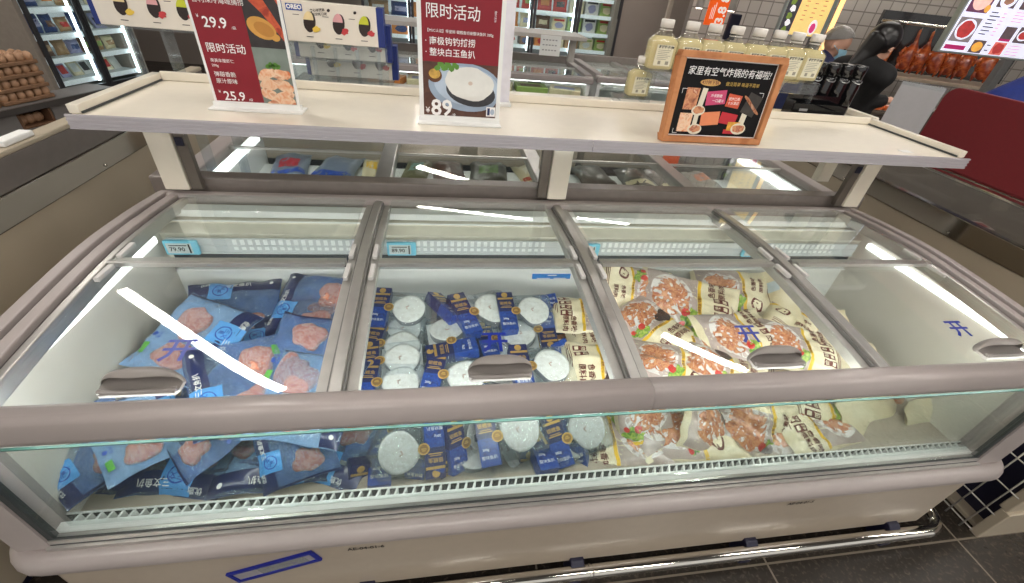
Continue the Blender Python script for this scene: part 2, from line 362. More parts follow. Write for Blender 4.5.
for i in range(4):
    x0 = edges[i]+(.002 if i == 0 else .042); x1 = edges[i+1]-(.002 if i == 3 else .042)
    # front lid
    b = MB(); ya, yb, n = .578, YM+.012, 14
    def lid(mb, ya, yb, dz, x0=x0, x1=x1, n=48, th=.004):
        vs = []
        for k in range(n+1):
            y = ya+(yb-ya)*k/n; z = lid_z(y)+dz; vs += [(x0, y, z), (x1, y, z), (x1, y, z+th), (x0, y, z+th)]
        for sm in (0, 1):
            mb.add(vs, [(k*4+j, k*4+(j+1) % 4, k*4+4+(j+1) % 4, k*4+4+j) for k in range(n) for j in ((0, 2) if sm else (1, 3))], 0, bool(sm))
        return mb.add(vs, [(0, 1, 2, 3), (n*4+3, n*4+2, n*4+1, n*4)], 0)
    fl = fbuild(lid(b, ya, yb, -.004), 'front_lid', CLEAR, merge=False)
    e = MB(); zz = lid_z(YM)
    e.box(x0, YM+.004, zz-.010, x1, YM+.018, zz+.005); e.build('rear_trim', ALU, fl)
    hx = (-.544, .120, .769, 1.419)[i]
    hm = MB(); handle_mesh(hm); h = hm.build('handle', GREY, fl, M=T(hx, .622, lid_z(.622)+.003) @ RX(.13))
    kx, ky = ((-.521, .698), (.117, .695), (.753, .698), (1.388, .695))[i]
    t = MB(); t.text('开', .062, T(kx, ky, lid_z(ky)+.0012) @ RX(.10), bold=.022, shear=.0); t.build('lettering', mat('blue_decal', (22, 46, 150), .4), fl)
    # back lid on its own track, one step higher
    b = MB(); bl = fbuild(lid(b, YM-.012, 1.374, .004), 'back_lid', CLEAR, merge=False)
    e = MB(); z1 = lid_z(YM-.01)
    e.box(x0, YM-.018, z1+.001, x1, YM-.008, z1+.012); e.build('front_trim', ALU, bl)
# latches where the lids meet
for x in (XL+.012,)+tuple(x+s*.030 for x in XD for s in (-1, 1))+(XR-.012,):
    for yy in (YM-.045, YM+.045): fbuild(MB().box(x-.006, yy-.032, lid_z(yy)+.001, x+.006, yy+.032, lid_z(yy)+.012), 'lid_stop', mat('pale_plastic', (205, 203, 200), .4), bevel=.002)
# the white tank inside
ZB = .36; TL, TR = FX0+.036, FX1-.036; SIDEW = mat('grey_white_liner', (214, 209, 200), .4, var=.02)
b = MB()
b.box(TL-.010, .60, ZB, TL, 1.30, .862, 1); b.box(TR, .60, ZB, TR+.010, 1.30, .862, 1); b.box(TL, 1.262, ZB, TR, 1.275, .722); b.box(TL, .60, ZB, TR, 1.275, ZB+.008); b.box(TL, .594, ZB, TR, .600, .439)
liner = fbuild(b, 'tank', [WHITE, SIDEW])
b = MB()    # stepped back panel above the air outlet; taupe and white bands imitate glass reflections
b.prism([(1.258, .838), (1.300, .852), (1.300, .856), (1.325, .858), (1.325, .70), (1.262, .70), (1.262, .78), (1.262, .826)], TL, TR, 'x', 0)
b.box(TL, 1.325, .70, TR, 1.36, .862, 1); b.box(TL, 1.318, .8625, TR, 1.36, .885, 2); b.box(TL, 1.299, .8565, TR, 1.303, .8605, 2)
fbuild(b, 'back_panel', [mat('cream_inner_panel', (226, 222, 208), .4), mat('taupe_reflection_band', (150, 143, 134), .4), WHITE])
b = MB(); b.box(TL+.02, 1.25, .722, TR-.02, 1.263, .776, 0)
b.box(TL+.02, 1.236, .716, TR-.02, 1.262, .7215, 1); fbuild(b, 'air_outlet', [mat('outlet_dark', (44, 52, 60), .6), WHITE])
b = MB(); b.box(TL+.02, 1.244, .7775, TR-.02, 1.249, .829, 0); b.box(TL+.02, 1.239, .7775, TR-.02, 1.249, .781, 0); b.box(TL+.02, 1.2415, .803, TR-.02, 1.2445, .806, 0)
pr = fbuild(b, 'price_rail', glass('price_rail_plastic', tint=(240, 246, 248), body=.85, rgb=(214, 220, 222), rough=.12))
b = MB(); xx = TL+.2
while xx < TR-.12:
    if all(abs(xx-x) > .06 for x in XD): b.box(xx, 1.2425, .808, xx+.012, 1.2445, .826); b.box(xx, 1.2425, .790, xx+.012, 1.2445, .800)
    xx += .022
b.build('rail_teeth', mat('rail_teeth_white', (236, 240, 240), .3), pr)
# air return grille along the front
b = MB(); b.box(TL, .5535, .466, TR, .577, .497, 0); b.box(TL, .577, .440, TR, .596, .444, 1); b.box(TL, .577, .444, TR, .5785, .490, 1)
x = TL+.02
while x < TR-.02:
    b.add([(x, .577, .496), (x+.005, .577, .496), (x+.011, .593, .498), (x+.006, .593, .498), (x, .577, .476), (x+.005, .577, .476), (x+.011, .593, .476), (x+.006, .593, .476)],
          [(0, 1, 2, 3), (4, 7, 6, 5), (0, 4, 5, 1), (3, 2, 6, 7), (0, 3, 7, 4), (1, 5, 6, 2)], 0); x += .0215
b.box(TL, .593, .440, TR, .597, .499, 0); b.box(TL, .592, .444, TR, .593, .496, 1); fbuild(b, 'air_grille', [WHITE, mat('slot_black', (16, 18, 20), .7)])
# led strips along both ends
for x0, x1 in ((TL, TL+.014), (TR-.014, TR)):
    b = MB(); b.box(x0, .63, .828, x1, 1.22, .850, 0); fbuild(b, 'led_strip', LED, bevel=.004)
b = MB(); b.box(TL+.05, .5815, .828, TR-.05, .5965, .842); fbuild(b, 'unseen_fill_lamp', mat('unseen_fill_lamp', (252, 252, 248), .4, emit=25))  # hidden lamp added under the front rail to brighten the tank
# printed position codes on the plinth
b = MB(); q = P(366, 548, Y=.5365); b.text('AE-04-01-6', .020, T(*q) @ UPRIGHT, bold=.02); fbuild(b, 'lettering', INK)
b = MB(); q = P(801, 503, Y=.5365); b.text('AE-04-01-5', .020, T(*q) @ UPRIGHT, bold=.02); fbuild(b, 'lettering', INK)

# ---------------------------------------------------------------- price tags in the rail
def price_tag(cx, txt, label, z=.803):
    r = thing('price_tag', label, 'price tag', (cx, 1.2385, z), 0, 'electronic price tags in the freezer rail')
    MB().box(-.046, -.010, -.024, .046, .003, .024).build('frame', CYAN, r, .004)
    MB().box(-.038, -.0112, -.017, .030, -.0095, .017).build('screen', mat('e_paper', (206, 214, 214), .5), r)
    b = MB(); b.text(txt, .019, T(-.010, -.0118, -.003) @ UPRIGHT, bold=.02); b.box(-.030, -.0122, .009, .018, -.0112, .0115); b.box(.022, -.0122, -.015, .026, -.0112, .015); b.build('lettering', INK, r)
price_tag(-.768, '79.90', 'cyan price tag at the left end of the freezer rail above the salmon')
price_tag(-.126, '89.90', 'cyan price tag above the boxed cod, right of the first mullion')
price_tag(.500, '—.—', 'cyan price tag right of the middle mullion above the chicken')
price_tag(1.150, '—.—', 'cyan price tag just right of the last mullion')
b = MB(); b.box(.327, 1.2575, .664, .470, 1.2625, .684, 0)
for k in range(2): b.box(.345+k*.062, 1.2570, .6655, .393+k*.062, 1.2577, .668, 1)
b.box(.384, 1.2570, .678, .417, 1.2577, .682, 1)
tag(b.build('sticker', [mat('azure_sticker', (30, 130, 220), .4), PAPERW]), 'small bright blue sticker strip on the white back wall of the tank', 'sticker')

# ---------------------------------------------------------------- card pocket on the plinth
c = [P(226, 574, Y=.535), P(311, 551, Y=.535), P(326, 558, Y=.535)]
ax = (c[1]-c[0]); W = ax.length; up = c[2]-c[1]; up2 = -(up-ax*(up.dot(ax)/ax.dot(ax))); Hh = up2.length
M = Matrix.Identity(4); xa = ax.normalized(); za = up2.normalized(); ya = za.cross(xa)
mid = c[0]+ax/2-up2/2
for i in range(3): M[i][0] = xa[i]; M[i][1] = ya[i]; M[i][2] = za[i]; M[i][3] = mid[i]
r = thing('card_pocket', 'blue framed clear card pocket stuck askew on the freezer plinth', 'card holder', M=M)
b = MB(); f = .009
b.box(-W/2, -.004, -Hh/2, W/2, .002, -Hh/2+f); b.box(-W/2, -.004, Hh/2-f, W/2, .002, Hh/2); b.box(-W/2, -.004, -Hh/2+f, -W/2+f, .002, Hh/2-f); b.box(W/2-f, -.004, -Hh/2+f, W/2, .002, Hh/2-f)
b.build('border', mat('cobalt_border', (24, 38, 140), .35), r)
MB().box(-W/2+f, -.001, -Hh/2+f, W/2-f, .002, Hh/2-f).build('card', mat('grey_card', (150, 146, 150), .35), r)
b = MB(); b.grid(lambda u, v: (-W*.18+u*W*.56, -.0022-.0012*math.sin(u*17)*math.sin(v*5), -Hh*.40+v*Hh*.72), 30, 6); b.build('sleeve', glass('pocket_film', body=.25, rgb=(190, 186, 186), rough=.12, bump=.5), r)

# ---------------------------------------------------------------- steel kick rail on the floor
r = thing('guard_rail', 'polished steel kick rail along the floor before the freezer', 'guard rail', (.4, .505, 0))
zr = .075; e = 1.80-.4
pts = [(-1.9, 0, zr), (e-.08, 0, zr)]+[(e-.08+.08*math.sin(k*math.pi/12), .08-.08*math.cos(k*math.pi/12), zr) for k in range(1, 7)]+[(e, .20, zr)]
MB().tube(pts, .021, 14).build('tube', CHROME, r)
MB().lathe([(.0225, -.006), (.0225, .006)], seg=14).build('joint', CHROME, r, M=T(.05, 0, zr) @ RY(math.pi/2))
for x in (-.62, -.02+.03, .575+.04, 1.18):
    b = MB(); b.prism([(-.005, 0), (-.005, .085), (.022, .105), (.060, .105), (.060, 0)], x-.022, x+.022, 'x'); b.build('bracket', DARK, r, .004)

# ================================================================ shelf over the island (front one) and its posts
SX0, SX1, SY0, SY1, SZ = -.845, 1.688, 1.158, 1.548, 1.20
sh = thing('display_shelf', 'long cream display shelf on posts above the front freezer', 'shelf', ((SX0+SX1)/2, 1.40, .92))
SO = T(-(SX0+SX1)/2, -1.40, -.92)
def sbuild(mb, name, mats, bevel=0.): return mb.build(name, mats, sh, bevel, SO)
sbuild(MB().box(SX0+.002, SY0+.004, SZ-.026, SX1-.002, SY1, SZ), 'board', CREAM, .003)
for x0, x1 in ((SX0, SX0+.024), (SX1-.024, SX1)):
    b = MB(); b.box(x0, SY0+.012, SZ+.0005, x1, SY1, SZ+.021, 0); ix = (x1, x1+.004) if x0 < 0 else (x0-.004, x0)
    b.box(ix[0], SY0+.014, SZ+.0005, ix[1], SY1, SZ+.006, 1); sbuild(b, 'end_lip', [CREAM, GASKET], .006)
sbuild(MB().box(SX0+.024, SY1-.010, SZ+.0005, SX1-.024, SY1, SZ+.026), 'back_lip', CREAM, .003)
STRIPM = glass('price_strip_plastic', tint=(225, 222, 226), body=.62, rgb=(205, 200, 204), rough=.15)
for x0, x1 in ((SX0, .4185), (.4205, SX1+.006)):
    b = MB(); b.box(x0, SY0-.004, SZ-.030, x1, SY0, SZ+.003); 
    for k in range(4): b.box(x0, SY0-.0062, SZ-.029+k*.0092, x1, SY0-.004, SZ-.0255+k*.0092)
    sbuild(b, 'price_strip', STRIPM)
for i, x in enumerate((-.80, .405, 1.615)):
    s = (1, -1, -1)[i]
    b = MB(); b.box(x-.034, 1.376, .9235, x+.034, 1.405, SZ-.027); 
    sbuild(b, 'post_cover', CREAM, .003)
    b = MB(); px = x+s*.052; b.box(px-.016, 1.384, .9235, px+.016, 1.405, SZ-.027)
    sbuild(b, 'upright', mat('slotted_steel', (120, 112, 104), .4, metal=.5), .002)
    b = MB()
    if i != 1: b.box(px-.012, 1.378, 1.06, px+.010, 1.384, 1.085); sbuild(b, 'clip', DARK, .002)
    b = MB(); b.prism([(1.376, SZ-.027), (1.19, SZ-.027), (1.19, SZ-.038), (1.376, SZ-.085)], x-.006, x+.006, 'x'); sbuild(b, 'shelf_arm', CREAM)
# the second shelf, back to back with it
S2X0, S2X1, S2Y0, S2Y1 = -.42, 1.72, 1.556, 1.715
s2 = thing('display_shelf', 'second cream shelf behind the front one, carrying bottles and ice cream boxes', 'shelf', ((S2X0+S2X1)/2, 1.64, .955))
SO2 = T(-(S2X0+S2X1)/2, -1.64, -.955)
MB().box(S2X0, S2Y0, SZ-.026, S2X1, S2Y1, SZ).build('board', CREAM, s2, .003, SO2)
b = MB(); b.box(S2X1-.024, S2Y0, SZ+.0005, S2X1, S2Y1, SZ+.024); b.build('end_lip', CREAM, s2, .005, SO2)
for x in (.405, 1.615):
    MB().box(x-.03, 1.556, .955, x+.03, 1.59, SZ-.027).build('post_cover', CREAM, s2, .003, SO2)

# ================================================================ simpler island freezers behind
def island(x0, x1, y0, y1, label, nl=4, front=-1, led=True, shelf=None, zt=.895, glazed=False):
    """an island freezer: body, bumper, rails, lids, tank, led strips; front = -1 faces the camera"""
    r = thing('island_freezer', label, 'freezer', ((x0+x1)/2, (y0+y1)/2, 0)); O = T(-(x0+x1)/2, -(y0+y1)/2, 0)
    def bd(mb, n, m, bev=0.): return mb.build(n, m, r, bev, O)
    lo = .56 if glazed else .84
    bd(MB().box(x0+.02, y0+.03, .07, x1-.02, y1-.03, lo-.06 if glazed else .46), 'plinth', PLINTH, .01)
    bd(MB().box(x0+.06, y0+.07, 0, x1-.06, y1-.07, .071), 'kick_base', DARK)
    bd(band(MB(), band_path(x0+.02, x1-.02, y0+.03, .05, y1-.03), bp), 'bumper', RAIL)
    b = MB(); b.box(x0+.02, y0+.03, .50, x0+.05, y1-.03, .88); b.box(x1-.05, y0+.03, .50, x1-.02, y1-.03, .88)
    if front < 0: b.box(x0+.05, y1-.06, .50, x1-.05, y1-.03, .88)
    else: b.box(x0+.05, y0+.03, .50, x1-.05, y0+.06, .88)
    bd(b, 'tank_wall', WHITE)
    bd(MB().box(x0+.05, y0+.06, .47, x1-.05, y1-.06, .52), 'tank_floor', WHITE)
    fy = (y0+.03, y0+.036) if front < 0 else (y1-.036, y1-.03)
    bd(MB().box(x0+.05, fy[0], .56, x1-.05, fy[1], .85), 'front_glass', FRONTGLASS)
    fr = (y0, y0+.07) if front < 0 else (y1-.07, y1); bk = (y1-.06, y1) if front < 0 else (y0, y0+.06)
    bd(MB().box(x0, fr[0], .842, x1, fr[1], zt), 'front_rail', RAIL, .012); bd(MB().box(x0, bk[0], .88, x1, bk[1], zt+.05), 'back_rail', mat('shaded_rail_grey', (128, 119, 114), .35), .006)  # back rail is rail plastic darkened, its shade put into the colour
    ya, yb = min(fr[1], bk[1]), max(fr[0], bk[0])
    for xx in (x0, x1-.07): bd(MB().box(xx, ya, .865, xx+.07, yb, zt+.012), 'side_rail', RAIL, .006)
    n = nl; wd = (x1-x0-.14)/n; ym = (ya+yb)/2
    for k in range(1, n): bd(MB().box(x0+.07+k*wd-.03, ya, .86, x0+.07+k*wd+.03, yb, zt+.01), 'mullion', ALU, .004)
    for k in range(n):
        a = x0+.07+k*wd+(.03 if k else 0); c = x0+.07+(k+1)*wd-(.03 if k < n-1 else 0)
        l = bd(MB().box(a, ya, zt-.008, c, yb, zt-.003), 'lid', CLEAR)
        MB().box(a, ym-.006, zt-.003, c, ym+.006, zt+.006).build('lid_trim', ALU, l)
    if glazed: bd(MB().box(x0+.06, fr[1]-.03, .83, x1-.06, fr[1]-.012, .8415), 'added_front_lamp', LED)  # strip lamp added under the rail to brighten the front window
    if led:
        for xx in (x0+.0505, x1-.0625): bd(MB().box(xx, ya+.03, .815, xx+.012, yb-.03, .85), 'led_strip', LED)
    return r
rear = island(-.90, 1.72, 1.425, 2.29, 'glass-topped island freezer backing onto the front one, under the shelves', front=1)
# ================================================================ food in the freezer
class Pouch:
    """a soft pouch: half sizes a (across) and b (along), thickness; wrinkled by its own seed"""
    def __init__(s, a, b, th, seed, seal=.10, flat=.55): s.a, s.b, s.th, s.seed, s.seal, s.flat = a, b, th, seed, seal, flat
    def edge(s, u, v):
        so = Vector((s.seed*3.1, s.seed*1.7, 0))
        x = u*s.a*(1-.05*(1-abs(v)**2)) + .004*noise.noise(Vector((v*2.2, 5, 0))+so)
        y = v*s.b*(1-.03*(1-abs(u)**2)) + .005*noise.noise(Vector((u*2.2, 9, 0))+so)
        z = .016*noise.noise(Vector((u*1.1, v*1.1, 3))+so)+.012*max(0, abs(v)-.75)*noise.noise(Vector((u*3, v*2, 8))+so)*4
        return x, y, z
    def top(s, u, v, off=0.):
        x, y, z = s.edge(u, v); so = Vector((s.seed*2.3, 0, s.seed))
        k = max(0, 1-abs(u)**3)*max(0, 1-(abs(v)/(1-s.seal*.5))**4 if abs(v) < 1-s.seal*.5 else 0)
        n = noise.noise(Vector((u*2.4, v*2.4, 1))+so)*.45+abs(noise.noise(Vector((u*5, v*4, 2))+so))*.35+noise.noise(Vector((u*11, v*9, 4))+so)*.12
        return Vector((x, y, z+s.th*(k**s.flat)*(1+.55*n)+.003*n+off))
    def bot(s, u, v):
        x, y, z = s.edge(u, v); k = max(0, 1-abs(u)**3)*max(0, 1-abs(v)**4); return Vector((x, y, z-.35*s.th*k))
    def body(s, mb, nu=26, nv=30, back=0):
        mb.grid(lambda i, j: s.top(i*2-1, j*2-1), nu, nv); mb.grid(lambda i, j: s.bot(1-i*2, j*2-1), nu, nv, back); return mb
    def patch(s, mb, u0, u1, v0, v1, mi=0, n=10, m=10, off=.0009): return mb.grid(lambda i, j: s.top(u0+(u1-u0)*i, v0+(v1-v0)*j, off), n, m, mi)
    def disc(s, mb, cu, cv, ru, rv, mi=0, off=.0014, seg=22, rings=4, wob=0.):
        def pt(i, j):
            a = 2*math.pi*i; r = j*(1+wob*noise.noise(Vector((math.cos(a)*1.6, math.sin(a)*1.6, s.seed+cu*7)))); return s.top(cu+ru*r*math.cos(a), cv+rv*r*math.sin(a), off)
        return mb.grid(pt, seg, rings, mi)
    def text(s, mb, t, cu, cv, size, rot=0., mi=0, off=.002, bold=.01):
        ca, sa = math.cos(rot), math.sin(rot)
        return mb.text(t, size, None, mi, fn=lambda x, y: s.top(cu+(x*ca-y*sa)/s.a, cv+(x*sa+y*ca)/s.b, off), bold=bold)
FILM = glass('blue_pouch_film', tint=(240, 246, 252), body=.17, rgb=(170, 206, 242), rough=.12, bump=.9, bscale=34, ior=1.5)
SALMON = ramp_mat('salmon_flesh', [(.3, (206, 98, 66)), (.46, (230, 130, 92)), (.54, (242, 176, 146)), (.6, (220, 112, 78))], scale=60, rough=.35, coat=.4)
SKIN = mat('fish_skin', (110, 112, 116), .3, coat=.3, var=.25, scale=80)
GREENM = mat('green_mark', (96, 176, 72), .4)
def fillet(mb, cx, cy, a, b, h, seed, mi=0):
    def pt(i, j):
        t = 2*math.pi*i; r = (abs(math.cos(t))**3+abs(math.sin(t))**3)**(-1/3)*(.95+.40*noise.noise(Vector((math.cos(t)*1.3, math.sin(t)*1.3, seed)))); s = min(1, j/.75)
        z = h*(1-max(0, j-.0)**3)**.5; return (cx+a*r*s*math.cos(t), cy+b*r*s*math.sin(t), (z if j < .999 else -.004)+.001)
    return mb.grid(pt, 26, 7, mi)
GS = 'frozen salmon pouches in the first bay'
def make_salmon(seed, nf=2):
    r = thing('salmon_pouch', 'x', 'frozen fish pouch', group=GS); p = Pouch(.145, .135, .026, seed)
    b = MB(); p.body(b, back=1); b.build('film', [FILM, mat('pouch_back_print', (60, 96, 164), .35, coat=.3, var=.25, scale=25) if seed != 2 else mat('pale_pouch_back', (150, 186, 226), .35, coat=.3, var=.12, scale=25)], r)
    b = MB(); p.patch(b, -.985, .985, .60, .995, 0, 24, 8); p.patch(b, -.985, -.93, -.98, .60, 0, 2, 20)
    hd = b.build('header', NAVY, r)
    b = MB(); p.text(b, '三文鱼扒', .10, .80, .020, bold=.01) ; p.text(b, '优质', -.60, .88, .016); p.disc(b, .80, .82, .045, .05, 0, .002)
    b.build('lettering', PAPERW, hd)
    b = MB(); p.patch(b, -.52, .0, .38, .985, 0, 12, 10, .0016); lb = b.build('label', SKYB, r)
    b = MB(); p.disc(b, -.26, .66, .17, .17, 0, .0022); p.disc(b, -.26, .66, .145, .145, 1, .0027); p.text(b, '三文', -.26, .70, .017, 0, 0, .0034, .02); p.text(b, '鱼', -.26, .60, .014, 0, 0, .0034, .02)
    b.build('logo', [BLUE, SKYB], lb)
    b = MB(); p.patch(b, .42, .66, -.88, -.72, 0, 5, 5, .0014); b.build('green_mark', GREENM, r)
    b = MB(); p.disc(b, .20, -.82, .055, .06, 0, .0015); p.text(b, '冷冻', .20, -.70, .013); b.build('blue_mark', BLUE, r)
    for k in range(nf):
        cx, cy, a, bb = ((.055, -.045, .050, .040), (-.070, -.035, .038, .046), (.03, .03, .05, .04))[k] if seed % 2 else ((-.045, -.05, .052, .042), (.070, -.01, .040, .046), (0, .04, .05, .03))[k]
        b = MB(); fillet(b, cx, cy, a*1.15, bb*1.15, .015, seed+k); b.build('fillet', SALMON, r)
    return r
def pt3(q):
    return P(q[0], q[1], z=q[2]) if len(q) == 3 else P(q[0], q[1], Y=q[3])
jit = 4242
def place(proto, head, tail, hy, ty, label, group, roll=0., up=(0, -.25, 1), smin=.88, smax=1.12, first=False, name=None):
    global jit
    jit = (jit*1103515245+12345) % 2147483648; up = (up[0]+(jit/2147483648-.5)*.55, up[1], up[2]); roll += ((jit >> 8) % 17-8)*.9
    h, t = pt3(head), pt3(tail); ax = h-t; s = min(smax, max(smin, ax.length/(hy-ty))); d = ax.normalized()
    mid = (h+t)/2; o = mid-d*((hy+ty)/2*s)
    M = frame_M(o, d, up) @ RY(math.radians(roll)) @ Matrix.Scale(s, 4)
    if first: proto.matrix_world = M; proto['label'] = label; proto['group'] = group; return proto
    return dup(proto, M, label, group)
sal = [make_salmon(1), make_salmon(2), make_salmon(3)]; used = set()
def use(lst, k, *a, **kw):
    f = (id(lst), k) not in used; used.add((id(lst), k)); return place(lst[k], *a, first=f, **kw)
BUR = 'blue salmon pouch almost buried beneath the other pouches'
for i, (x, y, a) in enumerate(((-.66, 1.10, 20), (-.40, 1.10, 200), (-.66, .80, 100), (-.38, .82, 260), (-.30, .98, 30), (-.52, .95, 330), (-.66, .765, 172), (-.43, .755, 186), (-.31, .775, 160))):
    k = i % 3; M = T(x, y, .47+.012*(i % 2)+.03*(i > 3)-.01*(i > 5)) @ RX(.18*(i > 5)) @ RZ(math.radians(a))
    if ((id(sal), k) not in used): used.add((id(sal), k)); sal[k].matrix_world = M; sal[k]['label'] = BUR; sal[k]['group'] = 'buried salmon pouches'
    else: dup(sal[k], M, BUR, 'buried salmon pouches')
HS = (.125, -.125)
for k, h, t, lab, rl in (
    (0, (236, 284, .665), (230, 350, .575), 'navy topped salmon pouch leaning on the back wall of the tank', 0),
    (1, (228, 350, .665), (163, 328, .675), 'clear salmon pouch lying across, its light blue label at the upper right', 0),
    (2, (283, 304, .650), (345, 309, .655), 'salmon pouch at the back beside the mullion, label to the left, topmost of two', 0),
    (1, (280, 327, .610), (342, 330, .615), 'salmon pouch beneath the one by the mullion, red flesh showing', 0),
    (0, (352, 362, .650), (272, 353, .655), 'pale blue salmon pouch with a round steak, against the first mullion', 0),
    (2, (204, 392, .640), (278, 374, .620), 'salmon pouch near the handle with its sky blue label at the left', 0),
    (1, (352, 402, .620), (268, 392, .620), 'salmon pouch under the pale blue one, peeping out by the front rail', 0),
    (0, (255, 350, .600), (205, 362, .600), 'salmon pouch half hidden in the middle of the blue heap', 0),
    (0, (58, 468, 0, .66), (120, 430, 0, .74), 'salmon pouch at the left corner of the front glass, blue label to the left', 10),
    (1, (180, 412, 0, .78), (96, 450, 0, .68), 'shiny clear salmon pouch with a green mark, seen through the front glass', 0),
    (2, (192, 408, 0, .80), (226, 452, 0, .68), 'salmon pouch hanging down at the front glass with flesh at its top', 0),
    (0, (258, 456, 0, .67), (330, 432, 0, .72), 'salmon pouch at the front glass, blue label left of the flesh', 0),
    (2, (196, 482, 0, .675), (112, 484, 0, .685), 'dark navy salmon pouch low behind the front glass', 0),
    (1, (232, 486, 0, .675), (318, 482, 0, .675), 'salmon pouch with a rounded end low at the front glass near the mullion', 0)):
    use(sal, k, h, t, HS[0], HS[1], lab, GS, rl, up=(0, -.3, 1) if len(h) == 3 else (0, -.75, 1), smin=.88 if len(h) == 3 else .66, smax=1.12 if len(h) == 3 else .74)

# ---------------------------------------------------------------- boxed cod steaks
PACK = glass('vacuum_pack_film', tint=(248, 251, 253), body=.09, rgb=(205, 220, 228), rough=.06, bump=.35, bscale=40, ior=1.42)
COD = ramp_mat('cod_flesh', [(.3, (226, 222, 214)), (.5, (243, 240, 233)), (.7, (250, 248, 244))], scale=60, rough=.35, coat=.3, bump=.15)
SEA = ramp_mat('sea_print', [(.3, (14, 34, 104)), (.5, (30, 74, 160)), (.62, (20, 50, 130)), (.75, (64, 120, 200))], scale=90, rough=.3, coat=.4)
GC = 'boxed cod steaks in the second bay'
def rrect(a, b, r, n=5):
    return [(sx*(a-r)+r*math.cos(t), sy*(b-r)+r*math.sin(t)) for sx, sy, t0 in ((1, 1, 0), (-1, 1, 90), (-1, -1, 180), (1, -1, 270)) for t in [math.radians(t0+90*k/n) for k in range(n+1)]]
def make_cod(seed):
    r = thing('cod_pack', 'x', 'packaged fish', group=GC); A, B, Hh = .080, .104, .034
    b = MB(); prof = [(A, B, -.004), (A, B, -.002), (A-.008, B-.008, .0), (A-.010, B-.010, Hh-.006), (A-.016, B-.016, Hh)]
    vs = []; n = 0
    for a, bb, z in prof: q = rrect(a, bb, .02); n = len(q); vs += [(x, y, z) for x, y in q]
    b.add(vs, [(i*n+k, i*n+(k+1) % n, (i+1)*n+(k+1) % n, (i+1)*n+k) for i in range(len(prof)-1) for k in range(n)], 0, True); b.add(vs[:n], [tuple(range(n))[::-1]]); b.add(vs[-n:], [tuple(range(n))])
    b.build('vacuum_film', PACK, r)
    # the steak: a rounded slice with a grey skin rim
    b = MB(); R = [(1+.08*noise.noise(Vector((math.cos(t)*1.1, math.sin(t)*1.1, seed*2.7)))-.10*max(0, math.cos(t-2.2))**8) for t in [2*math.pi*k/30 for k in range(30)]]
    def st(i, j):
        k = int(round(i*30)) % 30; t = 2*math.pi*i; s = min(1, j/.7); z = .030-.002*s*s if j <= .7 else .028-.022*(j-.7)/.3
        return (.060*R[k]*s*math.cos(t), -.026+.056*R[k]*s*math.sin(t), z+.0008*noise.noise(Vector((math.cos(t)*s*4, math.sin(t)*s*4, seed))))
    b.grid(st, 30, 10, 0); b.mi = [1 if min(v[2] for v in [b.v[i] for i in f]) < .024 else 0 for f in b.f]
    s = b.build('steak', [COD, SKIN], r); 
    b = MB(); b.tube([(-.006, -.022, .0296), (.004, -.018, .0305), (.008, -.026, .0298)], .0022, 6); b.build('bone', mat('bone_rose', (206, 176, 160), .5), s)
    # card sleeve, a band around the pack, dark above and sea blue below
    b = MB(); y0, y1, z = .042, .100, Hh+.0015
    b.box(-A-.002, y0, -.005, -.005, y1, z, 1); b.box(-.005, y0, -.005, A+.002, y1, z, 0); sl = b.build('sleeve', [NAVY, SEA], r, .0012)
    b = MB(); z += .0004; R90 = RZ(-math.pi/2)
    b.text('银鳕鱼', .0145, T(.030, .072, z) @ R90, 0, bold=.01); b.box(.011, .052, z-.0003, .014, .092, z, 0); b.box(.017, .056, z-.0003, .019, .088, z, 0); b.text('整块鱼扒', .0115, T(-.058, .072, z) @ R90, 1); b.text('200g', .010, T(-.036, .080, z) @ R90, 1, bold=.01)
    b.box(.048, .044, z-.0004, .056, .098, z, 0, M=None); b.lathe([(.011, -.0003), (.011, .0002)], (.068, .072, z), 18, 0)
    b.build('lettering', [GOLD, PAPERW], sl)
    b = MB(); b.lathe([(.0165, 0), (.0165, .0012)], (-.004, .040, Hh+.0018), 24, 0); b.lathe([(.0125, .0012), (.0125, .0016)], (-.004, .040, Hh+.0018), 24, 1); b.box(-.006, .033, Hh+.0034, -.003, .047, Hh+.0037, 0); b.box(-.001, .035, Hh+.0034, .002, .045, Hh+.0037, 0)
    b.build('badge', [GOLD, mat('badge_bronze', (142, 108, 62), .4, metal=.3)], r)
    if seed % 2: MB().box(-A+.012, -B+.014, .002, A-.012, .038, .004).build('backing_card', WCARD, r)
    return r
cod = [make_cod(1), make_cod(2), make_cod(3), make_cod(4)]
HC = (.071, -.024)
LOWC = 'boxed cod steak lying in the lowest row behind the front glass'
BUC = 'boxed cod steak almost buried beneath the other boxes'
for i in range(12):
    x = -.10+.135*(i % 4); y = .78+.19*(i//4); M = T(x, y, .45+.035*(i % 2)) @ RZ(math.radians((90, -90, 80, 175)[i % 4]+i*7))
    k = i % 4
    if ((id(cod), k) not in used): used.add((id(cod), k)); cod[k].matrix_world = M; cod[k]['label'] = BUC; cod[k]['group'] = 'buried cod boxes'
    else: dup(cod[k], M, BUC, 'buried cod boxes')
for i, x in enumerate((-.10, .055, .205, .335)): dup(cod[i % 4], T(x, .70, .44+.02*(i % 2)) @ RZ(math.radians((95, 80, -85, 100)[i])) @ RX(.1), LOWC, 'lowest cod boxes')
U0 = (0, -.12, 1)
